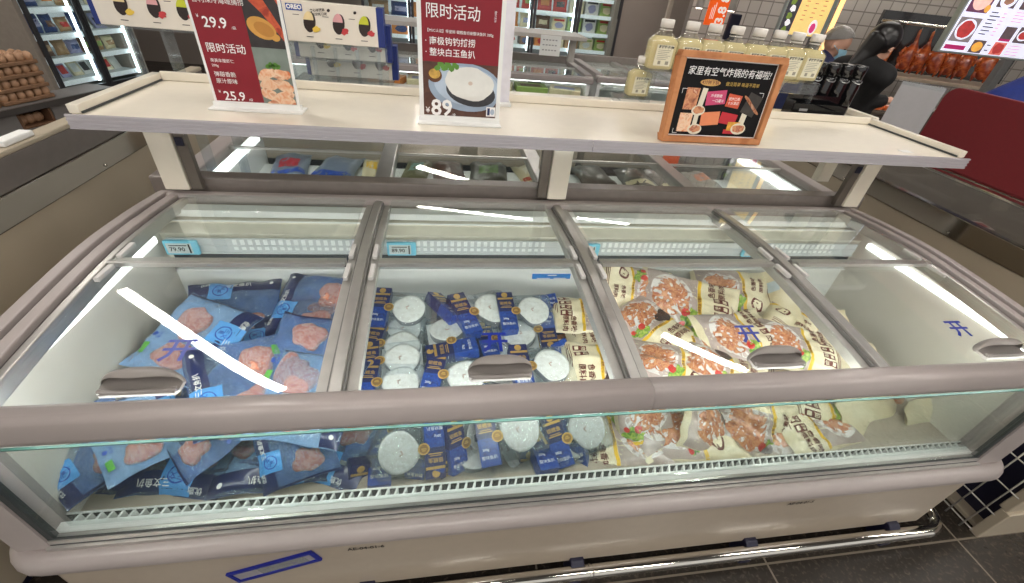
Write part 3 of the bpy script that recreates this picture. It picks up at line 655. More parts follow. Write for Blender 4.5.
for k, h, t, lab, up in (
    (1, (383, 312, .640), (407, 313, .640), 'boxed cod steak at the back left of the second bay, sleeve to the left', U0),
    (0, (376, 333, .600), (404, 334, .600), 'boxed cod steak second from the top in the left stack', U0),
    (3, (372, 348, .600), (402, 352, .600), 'boxed cod steak in the left stack with white card showing', U0),
    (0, (371, 368, .600), (402, 364, .605), 'boxed cod steak low in the left stack, gold stripe on its sleeve', U0),
    (2, (374, 388, .600), (394, 388, .600), 'boxed cod steak at the front of the left stack by the rail', U0),
    (0, (444, 312, .650), (462, 313, .615), 'boxed cod steak on edge at the back, its narrow blue sleeve upright', (-.55, -.2, .8)),
    (1, (463, 319, .655), (489, 313, .650), 'boxed cod steak turned askew at the back centre, bronze badge by the fish', (0.05, -.25, 1)),
    (3, (509, 316, .650), (529, 315, .650), 'boxed cod steak at the back right with a thick white disc', U0),
    (1, (549, 317, .610), (531, 320, .600), 'boxed cod steak whose sleeve shows right of the back right disc', U0),
    (2, (452, 352, .630), (449, 338, .630), 'boxed cod steak lying crosswise, sleeve towards the front, left of the handle', (0, -.2, 1)),
    (0, (546, 336, .620), (521, 338, .610), 'boxed cod steak with a navy sleeve corner, right of the blue character', U0),
    (2, (488, 345, .585), (510, 342, .585), 'boxed cod steak deep in the middle under the blue character', U0),
    (1, (437, 378, .610), (462, 381, .610), 'boxed cod steak left of the handle at the front rail', U0),
    (3, (521, 372, .640), (549, 370, .640), 'boxed cod steak right of the handle, sleeve slanting', (0.1, -.2, 1)),
    (2, (569, 366, .610), (548, 378, .600), 'boxed cod steak whose blue sleeve stands right of the slanting one', U0),
    (1, (431, 446, 0, .69), (402, 450, 0, .68), 'large boxed cod steak behind the front glass, sleeve to its right', (0, -1, .75)),
    (0, (452, 442, 0, .70), (474, 432, 0, .74), 'boxed cod steak at the front glass between two white discs', (0, -.9, .8)),
    (1, (489, 436, 0, .70), (518, 430, 0, .70), 'boxed cod steak at the front glass, sleeve left of a round white disc', (0, -.8, .9)),
    (3, (556, 438, 0, .70), (584, 428, 0, .71), 'boxed cod steak at the front glass furthest along, beside the chicken', (0, -.8, .9)),
    (2, (412, 484, 0, .645), (385, 480, 0, .66), 'boxed cod steak low at the front glass, gold stripe and badge in shade', (0, -1, .6)),
    (0, (358, 482, 0, .66), (380, 478, 0, .68), 'boxed cod steak standing low by the first mullion behind the front glass', (0, -1, .6)),
    (2, (445, 474, 0, .655), (470, 470, 0, .68), 'boxed cod steak low in the middle of the front glass', (0, -1, .6)),
    (0, (580, 466, 0, .655), (558, 466, 0, .68), 'boxed cod steak low at the front glass under the furthest one', (0, -1, .6)),
    (3, (520, 470, 0, .665), (545, 468, 0, .68), 'boxed cod steak low behind the front glass, pale edge up', (0, -1, .6))):
    use(cod, k, h, t, HC[0], HC[1], lab, GC, up=up, smin=.92, smax=1.1)

# ---------------------------------------------------------------- cream bags of breaded chicken
CREAMBAG = ramp_mat('cream_bag_film', [(.3, (214, 198, 160)), (.5, (232, 220, 188)), (.7, (240, 230, 202))], scale=9, rough=.3, coat=.5, bump=.12)
CHICK = ramp_mat('fried_chicken_print', [(.22, (96, 52, 34)), (.36, (176, 104, 66)), (.5, (212, 150, 106)), (.6, (168, 84, 52)), (.74, (232, 196, 160))], scale=55, rough=.3, detail=5, coat=.5)
PLATE = mat('plate_print', (222, 216, 214), .3, coat=.5, var=.1, scale=40)
WIND = glass('bag_window_film', tint=(226, 214, 206), body=.55, rgb=(206, 190, 178), rough=.1, bump=.5, bscale=35)
SALADM = ramp_mat('salad_print', [(.35, (64, 112, 36)), (.5, (128, 168, 56)), (.65, (176, 196, 84))], scale=70, coat=.4)
GB = 'cream bags of frozen chicken'
def make_chicken(seed):
    r = thing('chicken_bag', 'x', 'frozen food bag', group=GB); p = Pouch(.108, .158, .034, seed+10, .08)
    b = MB(); p.body(b); b.build('bag', CREAMBAG, r)
    b = MB(); p.patch(b, -.93, .93, -.90, .12, 0, 22, 16, .0008); wd = b.build('picture', mat('bag_picture_ground', (182, 164, 158), .3, coat=.5, var=.25, scale=22), r)
    b = MB(); p.disc(b, -.05, -.38, .78, .44, 0, .0013, 28, 5, .2); b.build('plate_print', PLATE, wd)
    b = MB()
    for cu, cv, ru, rv in ((-.30, -.42, .42, .25), (.22, -.46, .44, .24), (-.04, -.20, .46, .20), (.0, -.62, .36, .16)): p.disc(b, cu, cv, ru, rv, 0, .0018+.0004*cu, 20, 4, .5)
    b.build('chicken_print', CHICK, wd)
    b = MB(); p.disc(b, .62, -.02, .24, .13, 0, .0024, 18, 3, .9); p.disc(b, .40, .05, .16, .08, 0, .0026, 14, 3, .9); b.build('salad_print', SALADM, wd)
    b = MB(); p.disc(b, .42, -.10, .13, .085, 0, .0030, 14, 3, .2); p.disc(b, .76, -.12, .08, .06, 0, .003, 14, 3, .2); b.build('tomato_print', mat('tomato_print', (202, 52, 44), .3, coat=.4), wd)
    b = MB(); p.patch(b, -.96, .96, .13, .20, 0, 22, 3, .0011); st = b.build('stripe', YELLOW, r)
    b = MB(); p.text(b, '外酥里嫩 香脆可口', 0, .165, .010, math.pi, 0, .0018); b.build('lettering', BROWN, st)
    b = MB()
    if seed != 2:
        for k in range(4 if seed == 1 else 2): p.patch(b, .56-.27*k-.09, .56-.27*k+.11, .44, .74, 0, 4, 6, .0012)
        for k in range(4 if seed == 1 else 2): p.patch(b, .56-.27*k-.05, .56-.27*k+.07, .62, .70, 1, 3, 3, .0017); p.text(b, '鸡翅块排'[k], .57-.27*k, .52, .017, math.pi, 1, .0019)
    else:
        p.disc(b, .50, .44, .26, .14, 0, .0012, 20, 3, .2); p.disc(b, .50, .44, .20, .10, 1, .0016, 20, 3, .2)
    b.build('badges', [BROWN, CREAMBAG], r)
    if seed == 3:
        b = MB(); p.disc(b, -.62, -.02, .34, .16, 0, .0034, 20, 3, .5); b.build('dark_print', mat('dark_brown_print', (58, 34, 30), .3, coat=.4), wd)
    b = MB()
    for t, v in (('原料肉', .62), ('色香味', .42)): p.text(b, t, (-.66, -.30, -.50)[seed-1], v, (.024, .020, .026)[seed-1], math.pi, 0, .0018, .02)
    for k in range(3): p.patch(b, -.20+.1*k, .75, .80+.04*k, .815+.04*k, 0, 8, 1, .0014)
    b.build('lettering', BROWN, r)
    b = MB(); b.grid(lambda i, j: p.bot(-.55+.6*i, .35+.3*j)-Vector((0, 0, .0012)), 6, 5, 0); b.build('barcode_sticker', mat('pale_sticker', (196, 212, 222), .4), r)
    return r
chk = [make_chicken(1), make_chicken(2), make_chicken(3)]
HB = (.150, -.150)
BUB = 'cream bag of chicken almost buried beneath the other bags'
for i, (x, y, a) in enumerate(((.62, .80, 20), (.86, .80, 110), (1.10, .82, 30), (.55, 1.06, 200), (.80, 1.08, 60), (1.02, 1.06, 150), (.33, .82, 80), (.36, 1.08, 95), (1.28, .86, 60), (.70, .95, 10), (.94, .95, 75))):
    k = i % 3; M = T(x, y, .47+.02*(i % 2)+.03*(i > 8)) @ RZ(math.radians(a))
    if ((id(chk), k) not in used): used.add((id(chk), k)); chk[k].matrix_world = M; chk[k]['label'] = BUB; chk[k]['group'] = 'buried chicken bags'
    else: dup(chk[k], M, BUB, 'buried chicken bags')
UF = (0, -.85, 1)
for i, x in enumerate((.52, .74, .96, 1.17)): dup(chk[i % 3], T(x, .715, .45+.015*(i % 2)) @ RZ(math.radians((86, -95, 80, 100)[i])) @ RX(.1*(i % 2)), 'cream chicken bag lying in the lowest row behind the front glass', 'lowest chicken bags')
for k, h, t, lab, rl, up in (
    (0, (550, 314, .625), (624, 320, .625), 'cream chicken bag at the back of the second bay, picture to the right', 0, U0),
    (1, (572, 336, .605), (634, 334, .600), 'cream chicken bag in the second bay under the back one', 0, U0),
    (2, (572, 366, .640), (640, 372, .630), 'cream chicken bag at the front right of the second bay, brown print upright', 0, U0),
    (1, (606, 284, .690), (664, 296, .660), 'cream chicken bag standing at the back left of the third bay', 0, (0, -.6, 1)),
    (0, (736, 319, .665), (640, 295, .675), 'large cream chicken bag lying uppermost with its picture to the left', 0, (0, -.45, 1)),
    (2, (676, 348, .640), (628, 312, .650), 'cream chicken bag beside the middle mullion with a yellow stripe', 0, (0, -.35, 1)),
    (1, (772, 297, .665), (694, 292, .655), 'cream chicken bag at the back wall, blank cream half to the right', 0, (0, -.6, 1)),
    (2, (664, 346, .630), (728, 352, .625), 'cream chicken bag in the middle of the third bay, print to the left', 0, U0),
    (0, (770, 334, .640), (704, 344, .660), 'chicken bag under the blue character of the third lid', 0, (0, -.35, 1)),
    (1, (700, 374, .640), (646, 362, .640), 'chicken bag at the front rail right of the middle mullion', 0, U0),
    (2, (752, 384, .645), (690, 364, .640), 'cream chicken bag at the front rail left of the third handle', 0, U0),
    (0, (768, 286, .700), (778, 326, .610), 'cream chicken bag stuck upright like a fin among the others', 62, (.5, -.5, .6)),
    (1, (788, 334, .640), (798, 296, .660), 'browned chicken bag right of the upright cream one', 0, (.1, -.5, 1)),
    (2, (742, 318, .620), (784, 340, .615), 'chicken bag with a white sticker behind the third handle', 180, U0),
    (0, (826, 356, .640), (766, 342, .645), 'chicken bag right of the third handle with orange meat and yellow stripe', 0, (0, -.3, 1)),
    (1, (846, 334, .610), (800, 336, .615), 'blank cream chicken bag against the last mullion', 180, (0, -.5, 1)),
    (2, (868, 362, .610), (812, 350, .615), 'chicken bag by the last mullion at the front rail', 180, U0),
    (1, (806, 312, .620), (840, 346, .600), 'chicken bag tucked behind the blank one near the last mullion', 0, U0),
    (0, (652, 458, 0, .66), (640, 402, 0, .78), 'cream chicken bag at the front glass, brown lettering along its bottom edge', 0, UF),
    (1, (800, 438, 0, .68), (712, 422, 0, .72), 'chicken bag at the front glass with browned meat, cream end to the right', 0, UF),
    (2, (738, 442, 0, .69), (690, 418, 0, .72), 'small looking chicken bag with yellow stripe between two at the front glass', 0, UF),
    (2, (788, 458, 0, .645), (694, 462, 0, .645), 'beige underside of a chicken bag low at the front glass', 180, (0, -1, .6)),
    (0, (776, 416, 0, .74), (872, 446, 0, .67), 'chicken bag with reddish meat at the front glass below the third handle', 0, UF),
    (1, (905, 425, 0, .72), (838, 420, 0, .70), 'chicken bag with shiny film right of the reddish one at the front glass', 180, UF),
    (2, (990, 420, 0, .70), (894, 438, 0, .66), 'blank pale bag at the right end of the front glass', 180, (0, -1, .7)),
    (1, (930, 408, 0, .80), (850, 408, 0, .78), 'chicken bag under the front rail near the right end', 0, UF)):
    use(chk, k, h, t, HB[0], HB[1], lab, GB, rl, up)
# ================================================================ signs, bottles and boxes on the shelves
def face_on(px0, px1, Yd, zb):
    """a frame standing on z = zb whose bottom edge runs between two pixels at depth Yd: returns matrix and width"""
    a = P(px0[0], px0[1], Y=Yd); c = P(px1[0], px1[1], Y=Yd); return T((a.x+c.x)/2, Yd, zb), c.x-a.x
def flat(mb, pts, y, mi=0):
    """a small printed shape (x,z) on an upright face at depth y"""
    return mb.add([(p[0], y, p[1]) for p in pts], [tuple(range(len(pts)))], mi)
def ell(cx, cz, a, b, n=20, rot=0., wob=0., seed=0):
    o = []
    for k in range(n):
        t = 2*math.pi*k/n; r = 1+wob*noise.noise(Vector((math.cos(t)*1.7, math.sin(t)*1.7, seed))); x, z = a*r*math.cos(t), b*r*math.sin(t)
        o.append((cx+x*math.cos(rot)-z*math.sin(rot), cz+x*math.sin(rot)+z*math.cos(rot)))
    return o
def rect(x0, z0, x1, z1): return [(x0, z0), (x1, z0), (x1, z1), (x0, z1)]
SLATE = mat('dark_food_backdrop', (52, 46, 46), .4, var=.3, scale=30)
PRAWN = ramp_mat('prawn_print', [(.3, (196, 120, 84)), (.45, (238, 204, 172)), (.6, (230, 170, 132)), (.75, (214, 112, 64))], scale=60, rough=.35)
SALP = ramp_mat('salmon_steak_print', [(.3, (176, 64, 40)), (.5, (206, 92, 58)), (.62, (158, 52, 34))], scale=40, rough=.35)
LEMON = mat('lemon_print', (206, 152, 72), .4, var=.1)
PLATEB = mat('blue_plate_print', (150, 166, 186), .4, var=.06)
WOODP = ramp_mat('table_wood_print', [(.3, (66, 40, 32)), (.6, (96, 62, 48))], scale=30)
GRN = mat('leaf_print', (92, 140, 54), .4, var=.2)
# ---- red two-price sign at the left
M, W = face_on((217.5, 108), (301, 111), 1.285, SZ+.001)
H_ = .335
r = thing('price_sign', 'red two-price sign with salmon and prawn pictures on the shelf left', 'sign', M=M @ RX(.0))
MB().box(-W/2, -.003, .012, W/2, .003, H_).build('panel', WCARD, r)
b = MB(); b.box(-W/2-.010, -.030, 0, W/2+.010, .030, .004); b.box(-W/2-.004, -.008, .004, W/2+.004, .008, .016); b.build('stand', WCARD, r)
f = -.0034; e = .006; xm = W*.08
b = MB(); flat(b, rect(-W/2+e, .018, xm, H_-e), f); b.build('red_print', RED, r)
b = MB(); X0, X1 = xm, W/2-e
flat(b, rect(X0, .148, X1, H_-e), f, 0); flat(b, rect(X0, .018, X1, .148), f, 4)
flat(b, [(X0, .262), (X0+.03, .285), (X1, .190), (X1, .165), (X0+.040, .222)], f-.0003, 1); flat(b, [(X0, H_-e), (X1, H_-e), (X1, .240), (X0+.035, H_-e-.004)], f-.0003, 1)
flat(b, ell(X0+.034, .190, .033, .022, rot=-.4), f-.0004, 2); flat(b, ell(X0+.039, .188, .023, .014, rot=-.4), f-.0006, 6); flat(b, ell(X0+.062, .172, .010, .008), f-.0005, 2)
for k, (x, z, a, c, ro) in enumerate(((.016, .095, .020, .012, .5), (.040, .098, .020, .012, -.2), (.020, .072, .022, .013, .2), (.048, .070, .020, .014, -.5), (.015, .048, .020, .014, -.4), (.044, .044, .022, .013, .3), (.030, .026, .024, .010, 0), (.054, .098, .010, .011, 0), (.055, .030, .010, .012, 0))):
    flat(b, [(min(max(q[0], X0), X1), max(q[1], .018)) for q in ell(X0+x*1.25, z-.008, a*1.15, c, 18, ro, .25, k)], f-.0004-.0001*k, 3)
for k in range(5): flat(b, ell(X0+.030+.006*k, .107+.004*(k % 2), .007, .005, 10, k, .4, k), f-.0016, 5)
b.build('food_print', [SLATE, SALP, LEMON, PRAWN, mat('teal_print', (120, 130, 122), .4, var=.2, scale=20), GRN, mat('lemon_flesh_print', (186, 128, 56), .4)], r)
b = MB(); tx = lambda t, s, x, z, bold=.0: b.text(t, s, T(x, f-.0006, z) @ UPRIGHT, 0, align='LEFT', bold=bold)
lx = -W/2+.018
tx('双重认证', .015, lx-.004, .256); tx('智利深冷海域捕捞', .0140, lx-.004, .238); tx('¥', .010, lx-.003, .205); tx('29.9', .031, lx+.007, .193, .012); tx('/袋', .008, lx+.068, .185)
tx('限时活动', .0225, lx-.002, .139, .003); tx('南美车厘虾仁', .009, lx, .112); tx('200g', .008, lx, .101); tx('弹甜香脆', .0125, lx, .081, .002); tx('原汁原味', .0125, lx, .065, .002); tx('¥', .010, lx-.002, .040); tx('25.9', .030, lx+.008, .030, .012); tx('/袋', .008, lx+.066, .023)
b.build('lettering', PAPERW, r)
# ---- cod sign in the middle
M, W = face_on((422, 126), (496.5, 130.5), 1.262, SZ+.001)
H_ = .345
r = thing('price_sign', 'red and grey price sign with a white fish steak, middle of the shelf', 'sign', M=M)
MB().box(-W/2-.004, -.003, .010, W/2+.004, .003, H_).build('panel', WCARD, r)
b = MB(); b.box(-W/2-.010, -.034, 0, W/2+.008, .030, .004); b.box(-W/2-.006, -.008, .004, W/2+.006, .008, .014); b.build('stand', WCARD, r)
e = .007; zm = .150
b = MB(); flat(b, rect(-W/2+e, zm, W/2-e, H_-.035), f); b.build('red_print', RED, r)
b = MB(); x0, x1 = -W/2+e, W/2-e; cl = lambda pts: [(min(max(q[0], x0), x1), min(max(q[1], .018), zm)) for q in pts]
flat(b, rect(x0, .018, x1, zm), f, 0); flat(b, cl(ell(.015, .092, .100, .060, 30, -.1)), f-.0003, 1); flat(b, cl(ell(.018, .095, .088, .048, 30, -.1)), f-.0005, 6)
flat(b, ell(.028, .082, .067, .036, 28, -.15), f-.0008, 3); flat(b, ell(.024, .103, .066, .040, 28, -.12, .12, 3), f-.0011, 2); flat(b, ell(.026, .104, .006, .005, 10), f-.0014, 7)
flat(b, ell(-.068, .118, .019, .017, 16), f-.0008, 4); flat(b, ell(-.068, .122, .015, .012, 16), f-.0010, 8)
for k in range(9): flat(b, cl(ell(-.060+.006*k, .136+.006*((k*5) % 3), .009, .006, 10, k*1.1, .4, k)), f-.0012-.0001*k, 5)
flat(b, rect(.072, .022, .097, .047), f-.0012, 9); flat(b, rect(.075, .025, .082, .044), f-.0014, 10); flat(b, ell(.089, .034, .006, .008, 12), f-.0014, 6)
b.build('food_print', [WOODP, PLATEB, mat('cod_print', (222, 220, 214), .4, var=.03, scale=60), mat('cod_skin_print', (56, 56, 60), .4, var=.3, scale=60), mat('fig_print', (92, 54, 28), .4), GRN, mat('plate_light_print', (178, 192, 208), .4), mat('bone_print', (206, 186, 170), .4), mat('fig_flesh_print', (190, 150, 70), .4, var=.3, scale=90), PAPERW, NAVY], r)
b = MB(); lx = -W/2+.016
tx('限时活动', .034, lx, .259, .002); tx('【MSC认证】帝皇鲜 银鳕鱼切身整块鱼扒 200g', .0083, lx, .219); tx('· 南极钩钓捕捞', .0195, lx-.002, .196, .006); tx('· 整块白玉鱼扒', .0195, lx-.002, .171, .006); tx('¥', .020, lx-.004, .030, .008); tx('89', .058, lx+.010, .036, .022); tx('/盒', .009, lx+.066, .020)
b.text('限时活动', .006, T(W/2-.022, f-.0006, .26) @ UPRIGHT @ RZ(-math.pi/2), 0)
b.build('lettering', PAPERW, r)
# ---- blank white sign standing behind it
a = P(509, 97, Y=1.50)
r = thing('sign_board', 'plain white sign board standing behind the cod sign', 'sign', (a.x-.11, 1.50, SZ+.001))
MB().box(-.14, -.003, .008, .11, .003, .36).build('panel', mat('lilac_white_card', (222, 220, 228), .5), r); MB().box(-.145, -.030, 0, .115, .030, .008).build('stand', WCARD, r)

# ---- black menu poster in a wooden frame
FRM = T(.789, 1.196, SZ+.001) @ RZ(.03) @ RX(-.10)
FW, FH, FD, ft = .322, .232, .030, .017
r = thing('framed_poster', 'black air fryer poster in a wooden frame leaning on the shelf', 'poster', M=FRM)
WOOD = ramp_mat('light_wood', [(.3, (176, 112, 66)), (.55, (196, 132, 84)), (.7, (168, 104, 60))], scale=14, rough=.45, detail=6)
b = MB(); b.box(-FW/2, -FD/2, 0, FW/2, FD/2, ft); b.box(-FW/2, -FD/2, FH-ft, FW/2, FD/2, FH); b.box(-FW/2, -FD/2, ft, -FW/2+ft, FD/2, FH-ft); b.box(FW/2-ft, -FD/2, ft, FW/2, FD/2, FH-ft); b.build('frame', WOOD, r, .003)
MB().box(-FW/2+ft, FD/2-.004, ft, FW/2-ft, FD/2, FH-ft).build('backing', WOOD, r)
yf = -.002
b = MB(); b.box(-FW/2+ft, yf, ft, FW/2-ft, yf+.004, FH-ft); b.build('mount', WCARD, r)
y1 = yf-.0004; PB = mat('chalkboard_print', (16, 14, 16), .6, spec=.2, var=.3)
b = MB(); flat(b, rect(-FW/2+ft+.003, ft+.003, FW/2-ft-.003, FH-ft-.003), y1); b.build('black_print', PB, r)
b = MB(); y2 = y1-.0004
def card(x, z, w, h, mi, rot=0.): 
    c, s_ = math.cos(rot), math.sin(rot); flat(b, [(x+u*c-v*s_, z+u*s_+v*c) for u, v in ((-w/2, -h/2), (w/2, -h/2), (w/2, h/2), (-w/2, h/2))], y2-.0002*mi, mi)
card(-.095, .115, .040, .056, 0); card(-.062, .116, .016, .056, 1, -.1); card(-.020, .121, .060, .036, 2, .12); card(.038, .115, .044, .034, 3, -.12); card(.098, .108, .046, .056, 4, -.3)
card(-.098, .053, .040, .050, 5); card(-.066, .050, .014, .048, 1); card(-.022, .066, .058, .036, 6, .1); card(.036, .068, .054, .030, 7, -.12); card(.060, .048, .040, .024, 8); card(.084, .066, .018, .046, 1, -.1); card(.052, .033, .040, .012, 7)
for x, z, a, m in ((-.066, .086, .021, 5), (-.062, .036, .022, 5), (.078, .042, .024, 5)):
    flat(b, ell(x, z, a, a*.66), y2-.0020, 1); flat(b, ell(x, z+.001, a*.8, a*.46, 18, 0, .3, x*90), y2-.0023, 0)
for k in range(6): flat(b, ell(.080+.010*k*.7, .122-.006*k, .016, .004, 10, -.6), y2-.0020, 0)
b.build('food_print', [CHICK, mat('ivory_print', (222, 212, 190), .4), mat('pink_card_print', (196, 66, 108), .4), mat('coral_card_print', (206, 84, 52), .4), mat('smoke_print', (52, 46, 42), .4, var=.4), PRAWN, mat('peach_card_print', (222, 132, 88), .4), mat('crimson_card_print', (186, 34, 46), .4), mat('nugget_print', (210, 150, 50), .4, var=.3, scale=60)], r)
b = MB(); tz = lambda t, s, x, z, mi=0, bold=0., sh_=.0: b.text(t, s, T(x, y2-.0008, z) @ UPRIGHT, mi, bold=bold, shear=sh_)
tz('家里有空气炸锅的有福啦!', .0228, .002, .184, 0, .004, .12)
flat(b, ell(-.050, .158, .031, .0085, 20), y2-.0004, 1); tz('4分钟下锅', .0115, -.050, .158, 2, .008); tz('做法简单 味道不简单', .0115, .050, .157, 3, .004, .1)
for x, z, t in ((-.020, .126, '外皮酥脆'), (-.012, .113, '一口爆汁'), (.038, .120, '现炸口感'), (.038, .109, '十分满足'), (-.022, .072, '鲜嫩多汁'), (-.022, .060, '弹牙大虾'), (.036, .073, '现烤热卖'), (.040, .061, '香辣入味')): tz(t, .009, x, z-.002*0, 0, .004)
for x0, z0, sx, sz in ((-.128, .140, 1, -1), (.126, .140, -1, -1), (-.128, .024, 1, 1)): flat(b, rect(min(x0, x0+.014*sx), z0-.0006, max(x0, x0+.014*sx), z0+.0006), y2-.0004, 0); flat(b, rect(x0-.0006, min(z0, z0+.012*sz), x0+.0006, max(z0, z0+.012*sz)), y2-.0004, 0)
b = b.build('lettering', [PAPERW, mat('tan_pill_print', (204, 158, 92), .4), BROWN, mat('gold_ink', (196, 160, 76), .4)], r)

# ---- juice bottles on a clear riser
YB = 1.645; q0 = P(656, 69, Y=YB); q1 = P(668, 19, Y=YB); ZB1 = q0.z; HBo = q1.z-q0.z
JUICE = glass('pale_juice', tint=(252, 246, 222), body=.8, rgb=(238, 224, 172), rough=.08, ior=1.35)
BOT = glass('bottle_plastic', tint=(248, 248, 244), body=.06, rgb=(230, 230, 226), rough=.04)
def make_bottle():
    r = thing('juice_bottle', 'x', 'bottle'); h = HBo; w_ = .050
    def sq(mb, prof, mi=0):
        n = 24; vs = []
        for rr, z, k in prof:
            for i in range(n):
                t = 2*math.pi*i/n; c, s_ = math.cos(t), math.sin(t); e = 2/(2+4*k); vs.append((rr*math.copysign(abs(c)**e, c), rr*.62*math.copysign(abs(s_)**e, s_)/(.62 if k == 0 else 1), z))
        mb.add(vs, [(i*n+k, i*n+(k+1) % n, (i+1)*n+(k+1) % n, (i+1)*n+k) for i in range(len(prof)-1) for k in range(n)], mi, True); mb.add(vs[:n], [tuple(range(n))[::-1]], mi); mb.add(vs[-n:], [tuple(range(n))], mi); return mb
    sq(MB(), [(w_*.90, 0, 1), (w_, .006, 1), (w_, h*.56, 1), (w_*.97, h*.60, 1), (w_*.52, h*.735, .2), (w_*.40, h*.77, 0), (w_*.40, h*.84, 0)]).build('bottle_body', BOT, r)
    sq(MB(), [(w_*.86, .004, 1), (w_*.955, .009, 1), (w_*.955, h*.555, 1), (w_*.92, h*.59, 1), (w_*.62, h*.685, .4)]).build('juice', JUICE, r)
    b = MB(); b.lathe([(w_*.46, h*.845), (w_*.46, h*.985), (w_*.42, h)], seg=24); b.lathe([(w_*.44, h*.79), (w_*.44, h*.805)], seg=24); b.build('cap', mat('white_cap', (232, 228, 222), .4), r)
    b = MB(); y = -w_*.62-.0008
    b.box(-.031, y-.0004, h*.10, .031, y, h*.52, 0); 
    b.text('鲜榨椰子水', .0105, T(.002, y-.0008, h*.475) @ UPRIGHT, 1, bold=.03)
    for k in range(6): b.box(-.024, y-.0007, h*(.41-.036*k), .024-.006*(k % 3), y-.0004, h*(.42-.036*k), 2)
    b.box(-.016, y-.0007, h*.13, -.006, y-.0004, h*.20, 2); b.box(.012, y-.0007, h*.13, .024, y-.0004, h*.20, 2); b.box(.026, y-.0007, h*.46, .031, y-.0004, h*.50, 1)
    b.build('label_print', [mat('label_ivory', (228, 224, 200), .5), INK, mat('label_grey_ink', (150, 146, 130), .5)], r)
    return r
bot = make_bottle()
ordn = ['first', 'second', 'third', 'fourth', 'fifth', 'sixth', 'seventh', 'eighth', 'ninth']
bx = []
for i, px in enumerate((656, 680, 701, 722, 743, 762, 779, 797)):
    p = P(px, 69+.118*(px-656), Y=YB); bx.append(p.x); M = T(p.x, YB, ZB1)
    lab = 'white-capped juice bottle, %s from the left in the upper row' % ordn[i]
    if i == 0: bot.matrix_world = M; bot['label'] = lab; bot['group'] = 'juice bottles on the riser'
    else: dup(bot, M, lab, 'juice bottles on the riser')
pl = P(634, 98, Y=1.67)
dup(bot, T(pl.x, 1.667, SZ+.022) @ Matrix.Scale(.86, 4), 'lone juice bottle on the lower step at the left of the riser', 'juice bottles on the riser')
r = thing('bottle_riser', 'clear acrylic riser carrying the row of juice bottles', 'display stand', ((bx[0]+bx[-1])/2, 1.645, SZ+.001)); RO = T(-(bx[0]+bx[-1])/2, -1.645, -SZ-.001)
xa, xb = bx[0]-.05, bx[-1]+.06
b = MB(); b.box(xa, 1.60, ZB1-.006, xb, 1.69, ZB1-.0005); b.box(xa, 1.600, ZB1-.04, xb, 1.604, ZB1-.006); b.build('upper_step', ACRYL, r, 0, RO)
b = MB(); b.box(xa-.08, 1.625, SZ+.016, xa+.03, 1.71, SZ+.021); b.build('lower_step', ACRYL, r, 0, RO)
for x in (xa-.08, xa+.032, (xa+xb)/2, xb-.012): MB().box(x, 1.605, SZ+.0015, x+.008, 1.69, (ZB1-.006) if x > xa else SZ+.016).build('leg', ACRYL, r, 0, RO)

# ---- black acrylic tray with dark bottles
q = P(818, 112, Y=1.72)
YD = 1.64
r = thing('black_tray', 'black acrylic display tray in front of the dark bottles', 'tray', (1.50, YD, SZ+.001)); a = P(790, 112, Y=1.58); c = P(842, 116, Y=1.58); TO = T(-1.50, -YD, -SZ-.001)
BLKG = mat('glossy_black', (18, 18, 20), .12, coat=.6)
b = MB(); b.box(a.x, 1.575, SZ+.001, c.x, 1.63, SZ+.006, 0); b.box(a.x, 1.575, SZ+.006, c.x, 1.58, SZ+.052, 1); b.box(c.x-.005, 1.58, SZ+.006, c.x, 1.63, SZ+.05, 1); b.box(a.x, 1.625, SZ+.006, c.x, 1.63, SZ+.075, 0); b.box(a.x, 1.58, SZ+.006, a.x+.005, 1.625, SZ+.06, 0)
b.build('box', [BLKG, glass('smoked_acrylic', tint=(90, 90, 94), body=.3, rgb=(40, 40, 44))], r, 0, TO)
b = MB(); b.box(a.x+.03, 1.5738, SZ+.026, a.x+.065, 1.5748, SZ+.035); b.build('logo', mat('grey_ink', (150, 150, 150), .5), r, 0, TO)
bm0 = None
for i, px in enumerate((803, 815, 827, 838)):
    p = P(px, 102+.3*(px-803), Y=1.675); M = T(p.x, 1.675, SZ+.001)
    lab = 'black bottle with a pale neck ring, %s of the row of four' % ordn[i]
    if i == 0:
        bm0 = thing('sauce_bottle', lab, 'bottle', M=M, group='black bottles on the rear shelf')
        MB().lathe([(.024, 0), (.027, .004), (.027, .124), (.025, .134), (.022, .138)], seg=20).build('bottle_body', BLKG, bm0)
        MB().lathe([(.024, .1385), (.025, .180), (.022, .185)], seg=20).build('cap', BLKG, bm0)
        b = MB()
        b.tube([(.0268*math.sin(t), -.0268*math.cos(t), .132-.010*math.cos(t*1.4)) for t in [-.9+1.8*k/10 for k in range(11)]], .0016, 6); b.build('neck_ring', mat('silver_ring', (190, 190, 190), .3, metal=.6), bm0)
    else: dup(bm0, M, lab, 'black bottles on the rear shelf')

